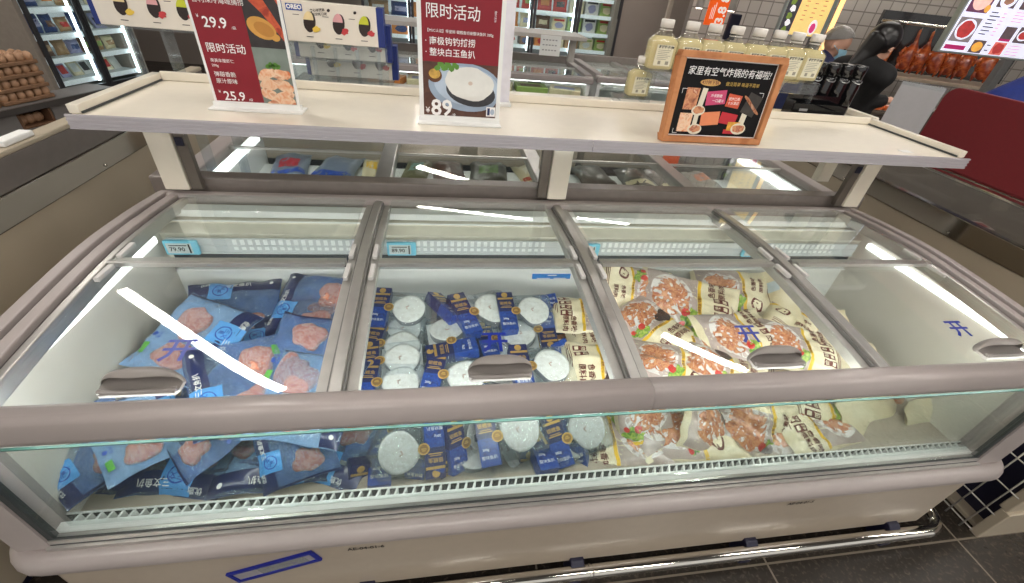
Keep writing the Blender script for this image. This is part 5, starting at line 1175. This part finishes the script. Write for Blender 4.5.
b = MB(); b.tube([(-.1, .20, zr_+.02), (KL, .20, zr_+.02)], .012, 10); b.box(.0, .19, zl-.005, .02, .21, zr_+.03); b.box(KL-.02, .19, zl-.005, KL, .21, zr_+.03); b.build('hanging_rail', CHROME, r)
hr = P(895, 8, Y=4.2)
DUCK = ramp_mat('roast_duck_skin', [(.25, (84, 24, 12)), (.45, (150, 56, 22)), (.58, (196, 96, 40)), (.72, (112, 36, 16))], scale=16, rough=.22, coat=.6, bump=.15)
def make_duck():
    r = thing('roast_duck', 'x', 'roast duck', group='roast ducks on the rail'); h = zr_-zl; s = h/.40
    b = MB(); b.lathe([(.004, .385), (.012, .37), (.014, .31), (.020, .275), (.045, .235), (.066, .18), (.072, .13), (.062, .08), (.040, .045), (.012, .030)], seg=18, sx=1, sy=.85)
    b.v = [((v[0]+.01*math.sin(v[2]*30)), v[1], v[2]) for v in b.v]; bo = b.build('body', DUCK, r, 0, Matrix.Scale(s, 4))
    for k in (-1, 1):
        b = MB(); b.tube([(k*.040, -.01, .10), (k*.052, -.02, .055), (k*.046, -.015, .012)], [.024, .016, .008], 10); b.build('leg', DUCK, r, 0, Matrix.Scale(s, 4))
        b = MB(); b.tube([(k*.050, 0, .225), (k*.080, -.01, .18), (k*.070, -.02, .14)], [.016, .014, .008], 10); b.build('wing', DUCK, r, 0, Matrix.Scale(s, 4))
    b = MB(); b.tube([(0, 0, .37), (0, .005, .40), (0, .018, .412), (0, .028, .402)], .004, 8); b.build('hook', CHROME, r, 0, Matrix.Scale(s, 4)); MB().tube([(-.05, -.005, .235), (.05, -.005, .235)], .003, 6).build('wing_skewer', CHROME, r, 0, Matrix.Scale(s, 4)); return r
dk0 = None
for i, px in enumerate((909, 921, 936, 949, 962, 981)):
    p = P(px, 72, Y=3.72-.012*i); loc = KM.inverted() @ Vector((p.x, p.y, 0)); M = KM @ T(loc.x, .185, zl+.0) @ RZ(.5*math.sin(i*2.3))
    lab = 'glazed roast duck hanging from the rail, %s from the left' % ordn[i]
    if dk0 is None: dk0 = make_duck(); dk0.matrix_world = M; dk0['label'] = lab
    else: dup(dk0, M, lab, 'roast ducks on the rail')
p = P(895, 60, Y=3.75); loc = KM.inverted() @ Vector((p.x, p.y, 0))
r = thing('roast_pork_strip', 'long orange strip of roast pork hanging left of the ducks', 'roast meat', M=KM @ T(loc.x, .185, zl))
b = MB(); hh = zr_-zl
for k in range(3): b.tube([(.035*k-.03-.03, 0, .015), (.02*k-.02, .005, hh*.5), (.012*k, 0, hh*.9)], [.016, .020, .010], 8)
b.build('meat', mat('orange_roast', (206, 104, 40), .35, coat=.4, var=.25, scale=40), r); b = MB(); b.tube([(.012, 0, hh*.88), (.012, 0, hh*.98), (.012, .02, hh+.01)], .004, 8); b.build('hook', CHROME, r)
# tray of food on the worktop and a paper roll
p = P(873, 106, Y=3.2); 
r = thing('food_tray', 'steel tray of glazed roast meat on a stand behind the black coat', 'tray', (p.x+.02, 3.18, p.z-.03))
b = MB(); b.box(-.16, -.12, 0, .16, .12, .008); b.box(-.16, -.12, .008, -.152, .12, .03); b.box(.152, -.12, .008, .16, .12, .03); b.box(-.152, -.12, .008, .152, -.112, .03); b.box(-.152, .112, .008, .152, .12, .03); b.build('pan', STEEL, r, .002)
b = MB(); 
for k in range(7): b.ball((-.11+.037*k, .02*math.sin(k*2), .028), .030, 1, 1.6, .8, 10, 7)
b.build('meat', mat('glazed_meat', (196, 92, 36), .3, coat=.5, var=.3, scale=40), r)
b = MB(); b.box(-.17, -.13, -(p.z-.03), .17, .13, -.001); b.build('stand', DST, r)
# hanging menu screen
yM = 2.75
a, c, e_ = P(940, 50, Y=yM), P(1010, 57, Y=yM), P(965, 0, Y=yM)
r = thing('menu_screen', 'bright menu screen with dish pictures hanging above the ducks', 'menu screen', (a.x, yM, a.z), math.radians(-8)); MW, MH = .66, .46
b = MB(); b.box(-.012, .001, -.012, MW+.012, .045, MH+.012); b.build('casing', mat('silver_casing', (150, 158, 154), .3, metal=.4), r, .004)
em = lambda n, c, v=.1, sc=40: mat('screen_'+n, c, .4, emit=.55, var=v, scale=sc)
b = MB(); flat(b, rect(0, 0, MW, MH), 0, 0)
y = -.0006
flat(b, rect(.012, .055, .150, .185), y, 1); flat(b, ell(.082, .122, .062, .056, 22), y-.0004, 0); flat(b, ell(.082, .122, .050, .046, 22, 0, .15, 2), y-.0008, 2)
flat(b, rect(.012, .012, .150, .036), y, 3); flat(b, rect(.012, .212, .150, .345), y, 4); flat(b, ell(.082, .275, .056, .052, 22), y-.0004, 5); flat(b, ell(.082, .300, .034, .018, 16), y-.0008, 6); flat(b, ell(.138, .236, .018, .020, 14), y-.0008, 7); flat(b, rect(.012, .365, .150, .45), y, 3)
flat(b, rect(.180, .250, .295, .345), y, 8); flat(b, ell(.238, .290, .050, .042, 20), y-.0004, 0); flat(b, ell(.24, .285, .030, .020, 16, 0, .3, 5), y-.0008, 9)
flat(b, rect(.330, .250, .470, .345), y, 8); flat(b, ell(.400, .290, .060, .040, 20), y-.0004, 2)
flat(b, rect(.180, .005, .265, .075), y, 8); flat(b, ell(.222, .038, .034, .028, 18), y-.0004, 7); flat(b, rect(.322, .005, .405, .075), y, 10); flat(b, ell(.364, .040, .036, .028, 18, 0, .3, 8), y-.0004, 2)
flat(b, rect(.330, .095, .405, .160), y, 8); flat(b, rect(.330, .082, .405, .095), y, 3); flat(b, rect(.425, .080, .520, .165), y, 8); flat(b, ell(.472, .122, .040, .030, 20), y-.0004, 0); flat(b, ell(.472, .122, .032, .022, 18), y-.0008, 2); flat(b, rect(.53, .2, .65, .345), y, 8)
for k in range(7): flat(b, rect(.178, .105+.019*k, .178+.045+.012*(k % 3), .111+.019*k), y, 11); flat(b, rect(.258, .105+.019*k, .282, .110+.019*k), y, 12)
for k in range(4): flat(b, rect(.425, .012+.016*k, .510, .016+.016*k), y, 12); flat(b, rect(.33, .185+.016*k, .40, .189+.016*k), y, 12); flat(b, rect(.43, .185+.016*k, .51, .189+.016*k), y, 12)
for k in range(2): flat(b, rect(.280, .022+.028*k, .305, .028+.028*k), y, 11)
b.build('screen', [em('white', (226, 228, 246), .02), em('grey', (120, 110, 112)), em('ruby', (168, 52, 52), .3), em('magenta', (160, 30, 92)), em('plum', (96, 52, 80)), em('pink', (226, 186, 176), .15), em('lime', (170, 200, 70)), em('amber', (222, 160, 70), .3), em('shadow', (84, 70, 74), .3), em('tan', (150, 110, 90), .4), em('rose', (206, 110, 100), .4), em('ink', (70, 66, 84)), em('pinkline', (214, 150, 178))], r)
b = MB()
for x in (.08, MW-.08): b.box(x, .015, MH+.012, x+.02, .035, CEIL-a.z)
b.build('hanger', STEEL, r)
# steel post right of the menu
p = P(1003, 75, Y=3.1)
tag(MB().box(0, 0, 0, .07, .05, CEIL-.001).build('steel_post', mat('grey_post', (122, 122, 122), .4, metal=.3), None, .003, T(P(1005, 62, Y=3.15).x, 3.15, 0)), 'grey steel post at the right end of the white menu screen', 'post')
# yellow menu screen farther left and the orange hanging sign
yY = 3.6
a, c = P(777, 33, Y=yY), P(814, 38, Y=yY)
r = thing('menu_screen', 'yellow menu screen with a red fruit picture, right of the juice bottles', 'menu screen', (a.x, yY, a.z), math.radians(-8)); MW, MH = c.x-a.x, .55
b = MB(); b.box(-.012, .001, -.012, MW+.03, .04, MH); b.build('casing', mat('silver_casing', (150, 158, 154), .3, metal=.4), r)
b = MB(); flat(b, rect(0, 0, MW, MH), 0, 0); flat(b, [(0, 0), (MW*.26, 0), (MW*.30, MH), (0, MH)], -.0005, 1)
for k in range(5): flat(b, ell(MW*.12+.008*(k % 2), .03+.045*k, .022, .020, 12, k, .5, k), -.0010, 2+k % 2)
flat(b, ell(MW*.76, .06, .032, .050, 18), -.0008, 3); flat(b, ell(MW*.76, .055, .022, .034, 16), -.0012, 4)
for j in range(3):
    for k in range(6): flat(b, rect(MW*(.40+.20*j), .10+.030*k+.02*j, MW*(.40+.20*j)+.026, .104+.030*k+.02*j), -.0008, 5)
b.build('screen', [em('sun', (238, 206, 128), .04), em('ink2', (52, 50, 58), .3), em('sprig', (110, 130, 50), .4), em('paper', (240, 236, 240), .05), em('magenta2', (200, 60, 120)), em('brown', (120, 92, 60))], r)
b = MB(); b.box(MW*.5, .015, MH, MW*.5+.02, .035, CEIL-a.z); b.build('hanger', STEEL, r)
tag(MB().box(0, 0, 0, .075, .05, CEIL-.001).build('steel_post', mat('grey_post', (122, 122, 122), .4, metal=.3), None, .003, T(P(825, 10, Y=3.75).x, 3.75, 0)), 'grey steel post right of the yellow menu screen', 'post')
lp = P(843, 10, Y=3.85)
r = thing('light_strip', 'thin warm light strip on the wall right of the grey post', 'light strip', (lp.x, 3.9, 1.2)); MB().box(0, 0, 0, .03, .02, 1.9).build('diffuser', mat('warm_strip', (255, 208, 140), .4, emit=1.2), r); MB().box(-.004, .02, 0, .034, .03, 1.9).build('backing', STEEL, r)
yo = 4.5; a = P(703.5, 24.5, Y=yo); c = P(722.5, 26.5, Y=yo)
r = thing('hanging_sign', 'orange hanging sign with white numerals above the juice bottles', 'sign', (a.x, yo, a.z)); w_ = c.x-a.x
MB().box(0, 0, 0, w_, .012, .52).build('panel', mat('orange_sign', (246, 96, 24), .4, emit=.45, var=.02), r)
b = MB(); b.text('3.8 8.8', .115, T(w_*.74, -.001, .17) @ UPRIGHT @ RZ(math.pi/2), bold=.03)
for k in range(3): b.box(w_*.18+.016*k, -.0016, .05, w_*.18+.016*k+.006, -.0008, .14+.02*k)
b.build('lettering', mat('sign_white', (250, 240, 232), .4, emit=.4), r)
b = MB(); b.tube([(w_*.5, .006, .52), (w_*.5, .006, CEIL-a.z)], .004, 6); b.build('wire', STEEL, r)
sp0 = None
for i, (px, py, lab) in enumerate(((699, 8, 'white tube spotlight hanging left of the orange sign'), (731, 11, 'white tube spotlight hanging right of the orange sign'))):
    p = P(px, py, Y=4.1); 
    if sp0 is None:
        sp0 = thing('spotlight', lab, 'spotlight', p, 0, 'tube spotlights'); SPT = mat('white_tube', (178, 170, 164), .4)
        MB().lathe([(.028, 0), (.030, .002), (.030, .20), (.026, .205)], seg=16).build('tube', SPT, sp0); MB().lathe([(.026, -.003), (.026, -.001)], seg=16).build('lens', mat('spot_lens', (255, 246, 232), .4, emit=9), sp0); MB().tube([(0, 0, .205), (0, 0, CEIL-p.z)], .006, 8).build('stem', SPT, sp0)
    else: dup(sp0, T(*p), lab, 'tube spotlights')
p0 = P(727, 40, Y=4.4); p1 = P(737, 14, Y=4.4)
r = thing('monitor', 'black monitor seen edge on beyond the juice bottles', 'monitor', (p0.x, 4.4, 0)); b = MB(); b.box(-.035, 0, p0.z, .075, .04, p1.z); b.build('screen', DARK, r, .008); b = MB(); b.box(-.01, .01, 0, .04, .03, p0.z); b.build('stand', DARK, r)
p0 = P(636, 57, Y=4.7)
tag(MB().lathe([(.0, -.001), (.085, 0), (.10, .06), (.08, .13), (.03, .16), (.0, .162)], seg=20).build('black_bin', DARK, None, 0, T(p0.x+.03, 5.05, P(641, 62, Y=5.05).z) if False else T(p0.x, 5.3, 0) @ Matrix.Scale(1, 4)), 'small black bin on the floor beyond the islands', 'bin') if False else None
tag(MB().box(0, 0, 0, .05, .05, CEIL-.001).build('white_pole', mat('beige_pole', (176, 164, 150), .5), None, .003, T(P(668, 10, Y=6.0).x, 6.0, 0)), 'thin beige pole before the taupe partition', 'pole')
r = thing('low_counter', 'dark kitchen counter behind the black tray and bottles', 'counter', (3.0, 4.35, 0), math.radians(-14)); MB().box(-.62, 0, 0, .35, .6, .87).build('body', DST, r); MB().box(-.64, -.02, .87, .37, .6, .90).build('worktop', STEEL, r, .003)

# ---------------------------------------------------------------- people
SKINM = mat('skin', (206, 158, 134), .5, var=.05); HAIR = mat('black_hair', (20, 17, 17), .35, var=.2, scale=120); BLACKC = mat('black_cloth', (13, 12, 14), .8, var=.2, scale=60); NAVYC = mat('navy_cloth', (34, 42, 84), .75, var=.15); BLUEC = mat('blue_cloth', (24, 44, 118), .75, var=.12, scale=40); TROU = mat('dark_trousers', (36, 36, 42), .8)
def capsule(mb, a, c, r0, r1, n=14, mi=0):
    a, c = Vector(a), Vector(c); d = (c-a); L = d.length; d.normalize(); pts, rs = [], []
    for k in range(5): t = math.pi/2*k/4; pts.append(a-d*r0*math.cos(t)); rs.append(max(.001, r0*math.sin(t)))
    for k in range(5): t = math.pi/2*k/4; pts.append(c+d*r1*math.sin(t)); rs.append(max(.001, r1*math.cos(t)))
    return mb.tube(pts, rs, n, mi)
def blob(mb, chain): 
    for (a, ra), (c, rc) in zip(chain[:-1], chain[1:]): capsule(mb, a, c, ra, rc)
def remesh(o, vs=.008):
    m = o.modifiers.new('remesh', 'REMESH'); m.mode = 'VOXEL'; m.voxel_size = vs; m.use_smooth_shade = True
    s = o.modifiers.new('smooth', 'SMOOTH'); s.factor = .5; s.iterations = 3; return o
def head_shape(mb, hm):
    """a head in its own frame: +x looks forward, origin at the middle of the skull, added as closed pieces that fuse"""
    def ball(c, r, sx, sy, sz): mb.ball((0, 0, 0), r, sx, sy, sz, 16, 10); mb.v[-176:] = [tuple(hm @ (Vector(v)+Vector(c))) for v in mb.v[-176:]]
    ball((0, 0, .02), .092, 1.05, .84, 1.0); ball((.030, 0, -.045), .062, .95, .86, 1.05); ball((.045, 0, -.085), .034, 1, .95, .75)
    ball((.098, 0, -.022), .016, 1.0, .75, 1.25); ball((.092, 0, -.008), .010, 1, .7, 1.6); ball((.080, 0, -.066), .016, .8, 1.3, .5)
    for k in (-1, 1): ball((.0, k*.080, -.015), .026, .7, .3, 1.1); ball((.055, k*.038, -.030), .026, 1, 1, 1)
def hand_shape(mb, w, d, side, curl=.5, spread=1., s=1.):
    """palm and five separate fingers from the wrist w along d"""
    d = Vector(d).normalized(); up = Vector((0, 0, 1)); lat = d.cross(up).normalized()*side; nrm = lat.cross(d)*side
    w = Vector(w); capsule(mb, w, w+d*.03*s, .024*s, .026*s)
    for k in range(4):
        o = w+d*.075*s+lat*(.030-.020*k)*s; capsule(mb, w+d*.015*s+lat*(.02-.0135*k)*s, o, .016*s, .011*s, 10)
        L = (.038, .045, .042, .032)[k]*s; cu = curl*(.3, .8, 1.0, 1.1)[k]
        d1 = (d-nrm*abs(cu)*.7).normalized(); d2 = (d-nrm*abs(cu)*1.8).normalized(); p1 = o+d1*L; p2 = p1+d2*L*.75
        capsule(mb, o, p1, .0095*s, .0085*s, 10); capsule(mb, p1, p2, .0085*s, .007*s, 10)
    o = w+d*.02*s+lat*.022*s; p1 = o+(d*.6+lat*.8).normalized()*.04*s; p2 = p1+(d*.9+lat*.25).normalized()*.032*s; capsule(mb, o, p1, .014*s, .010*s, 10); capsule(mb, p1, p2, .010*s, .008*s, 10)
def person(label, base, yawd, headpos, look, S=1., hips=None, stoop=None, arms=(), cloth=BLACKC, skirt=None):
    """base = feet middle on the floor; everything in world axes; yawd is where the body faces"""
    r = thing('person', label, 'person', (base[0], base[1], 0)); O = T(-base[0], -base[1], 0)
    f = Vector((math.cos(yawd), math.sin(yawd), 0)); l = Vector((-f.y, f.x, 0)); B = Vector((base[0], base[1], 0)); H = Vector(headpos)
    pel = B+Vector((0, 0, .86*S))-f*.03; nk = H-Vector((0, 0, .095*S))-f*.05; ch = pel.lerp(nk, .62)-f*.01; sh_z = nk-Vector((0, 0, .035))
    lk = Vector(look).normalized(); side = Vector((0, 0, 1)).cross(lk).normalized(); up = lk.cross(side); hm = Matrix.Identity(4)
    for i in range(3): hm[i][0] = lk[i]; hm[i][1] = side[i]; hm[i][2] = up[i]; hm[i][3] = H[i]
    hm = hm @ Matrix.Scale(S, 4)
    b = MB()
    blob(b, [(pel, .135*S), (ch, .120*S), (sh_z, .07*S)]); capsule(b, nk-Vector((0, 0, .03)), H-Vector((0, 0, .05)), .05*S, .048*S)
    head_shape(b, hm); shs = []
    for k in (-1, 1):
        sh = sh_z+l*k*.155*S-Vector((0, 0, .03)); shs.append(sh); capsule(b, sh_z, sh, .06*S, .058*S)
        hp = pel+l*k*.085*S; kn = B+l*k*.09*S+f*.03+Vector((0, 0, .46*S)); an = B+l*k*.09*S-f*.03+Vector((0, 0, .08)); blob(b, [(hp, .085*S), (kn, .058*S), (an, .04*S)]); capsule(b, an-Vector((0, 0, .03)), an+f*.15-Vector((0, 0, .04)), .036*S, .03*S)
    for k, el, wr in arms:
        blob(b, [(shs[0 if k < 0 else 1], .050*S), (Vector(el), .040*S), (Vector(wr), .026*S)]); hand_shape(b, Vector(wr), Vector(wr)-Vector(el), -k, .5, 1, S)
    remesh(b.build('body', SKINM, r, 0, O), .0075)
    b = MB(); blob(b, [(pel-Vector((0, 0, .10)), .155*S), (pel, .152*S), (ch, .148*S), (sh_z+Vector((0, 0, .005)), .082*S)])
    for k in (-1, 1): capsule(b, sh_z, shs[0 if k < 0 else 1], .078*S, .078*S)
    for k, el, wr in arms: w2 = Vector(el).lerp(Vector(wr), .88); blob(b, [(shs[0 if k < 0 else 1], .072*S), (Vector(el), .058*S), (w2, .044*S)])
    remesh(b.build('jacket', cloth, r, 0, O), .010)
    b = MB()
    for k in (-1, 1):
        hp = pel+l*k*.085*S; kn = B+l*k*.09*S+f*.03+Vector((0, 0, .46*S)); an = B+l*k*.09*S-f*.03+Vector((0, 0, .11)); blob(b, [(hp, .105*S), (kn, .078*S), (an, .062*S)])
    capsule(b, pel-l*.05, pel+l*.05, .13*S, .13*S); remesh(b.build('trousers', TROU, r, 0, O), .012)
    b = MB()
    for k in (-1, 1): an = B+l*k*.09*S-f*.03+Vector((0, 0, .05)); capsule(b, an, an+f*.16, .048*S, .042*S)
    remesh(b.build('shoes', DARK, r, 0, O), .01)
    return r, hm, O, f, l, nk, S
def cap_shape(mb, hm, cut, grow=1.06, back=-.35):
    """hair or cap: the upper back of the skull, grown a little"""
    vs = []; n, m = 28, 14
    def fn(i, j):
        t = 2*math.pi*i; e = math.pi*(.02+j*.60); lim = .28+.34*(.5-.5*math.cos(t)) if cut else .62
        e = math.pi*lim*j+.001; v = Vector((math.sin(e)*math.cos(t)*.092*1.05, math.sin(e)*math.sin(t)*.092*.86, math.cos(e)*.092*1.02))*grow+Vector((-.004, 0, .02)); return hm @ v
    return mb.grid(fn, n, m)
def eyes(r, hm, O):
    b = MB()
    for k in (-1, 1): b.ball(hm @ Vector((.082, k*.034, -.002)), .008*S_, 1, 1, .6, 8, 6)
    b.build('eyes', INK, r, 0, O)
# woman in black with long hair, pointing into the counter
S_ = .93
Hd = P(881, 45, Y=2.72); pt = P(884, 101, Y=2.62); el = P(862, 100, Y=2.66); 
base = (P(858, 120, Y=2.78).x-.06, 2.78)
lookd = Vector((.78, .25, -.55))
r, hm, O, f, l, nk, S = person('person in a black coat with long black hair, pointing at the roast counter', base, .15, Hd, lookd, S_, arms=((-1, el+Vector((-.02, 0, -.02)), pt), (1, (base[0]+.02, base[1]+.25, .98), (base[0]+.18, base[1]+.27, .90))), cloth=BLACKC)
b = MB(); t0 = hm @ Vector((-.075, 0, .02)); q1, q2, q3 = P(866, 53, Y=2.72), P(857, 61, Y=2.72), P(846, 70, Y=2.72)
b.tube([hm @ Vector((-.035, 0, .0)), hm @ Vector((-.070, 0, -.01)), q1, q2, q3], [.070*S, .072*S, .056, .042, .014], 14); b.ball(hm @ Vector((-.024, 0, .030)), .100*S, 1, .95, 1, 16, 10); remesh(b.build('long_hair', HAIR, r, 0, O), .008)
eyes(r, hm, O)
# staff with hair net and mask
Hd = P(836, 44, Y=3.36); base = (Hd.x-.06, 3.42)
r, hm, O, f, l, nk, S = person('person with hair net, blue face mask and navy uniform behind the bottles', base, -.35, Hd, Vector((.66, -.68, -.30)), S_, arms=((-1, (base[0]+.03, base[1]-.24, .98), (base[0]+.14, base[1]-.20, .92)), (1, (base[0]+.12, base[1]+.20, 1.0), (base[0]+.32, base[1]+.10, .98))), cloth=NAVYC)
b = MB(); cap_shape(b, hm, True, 1.05); b.build('hair', HAIR, r, 0, O)
b = MB(); cap_shape(b, hm, True, 1.17); b.build('hair_net', glass('hair_net', tint=(215, 210, 206), body=.42, rgb=(205, 200, 196), rough=.5, bump=.6, bscale=60, ior=1.1), r, 0, O)
b = MB()
def mk(i, j):
    u = (i*2-1); v = j*2-1; x = .118-.050*u*u-.018*abs(v)**2+.006*math.cos(v*9)*.2; return hm @ Vector((x, u*.076, -.048+v*.046*(1-.25*u*u)))
b.grid(mk, 14, 10); b.grid(lambda i, j: mk(1-i, j)-lookd*.003, 14, 10)
for k in (-1, 1): b.tube([hm @ Vector((.064, k*.074, -.03)), hm @ Vector((.0, k*.088, -.005))], .0022, 6)
b.build('face_mask', mat('mask_blue', (150, 196, 216), .7, var=.04), r, 0, O); eyes(r, hm, O)
# person in blue bending behind the red board
S_ = .98; Bq = P(1012, 84, Y=2.25)
base = (Bq.x+.34, 2.25); Hd = (base[0]+.10, 2.18, 1.50)
r, hm, O, f, l, nk, S = person('person in a blue top behind the red board, only the shoulder in view', base, .2, Hd, Vector((.9, -.1, -.4)), S_, arms=((-1, (base[0]-.06, base[1]-.25, 1.05), (base[0]+.12, base[1]-.3, .95)), (1, (base[0]-.22, base[1]+.06, 1.12), (base[0]+.08, base[1]+.12, 1.02))), cloth=BLUEC)
b = MB(); cap_shape(b, hm, True, 1.08); b.build('hair', HAIR, r, 0, O); eyes(r, hm, O)
b = MB(); e0 = P(1004, 92, Y=2.25); capsule(b, e0+Vector((.05, 0, -.09)), Vector((base[0]-.02, 2.25, Bq.z-.03)), .125, .16); remesh(b.build('sleeve', BLUEC, r, 0, O), .012)
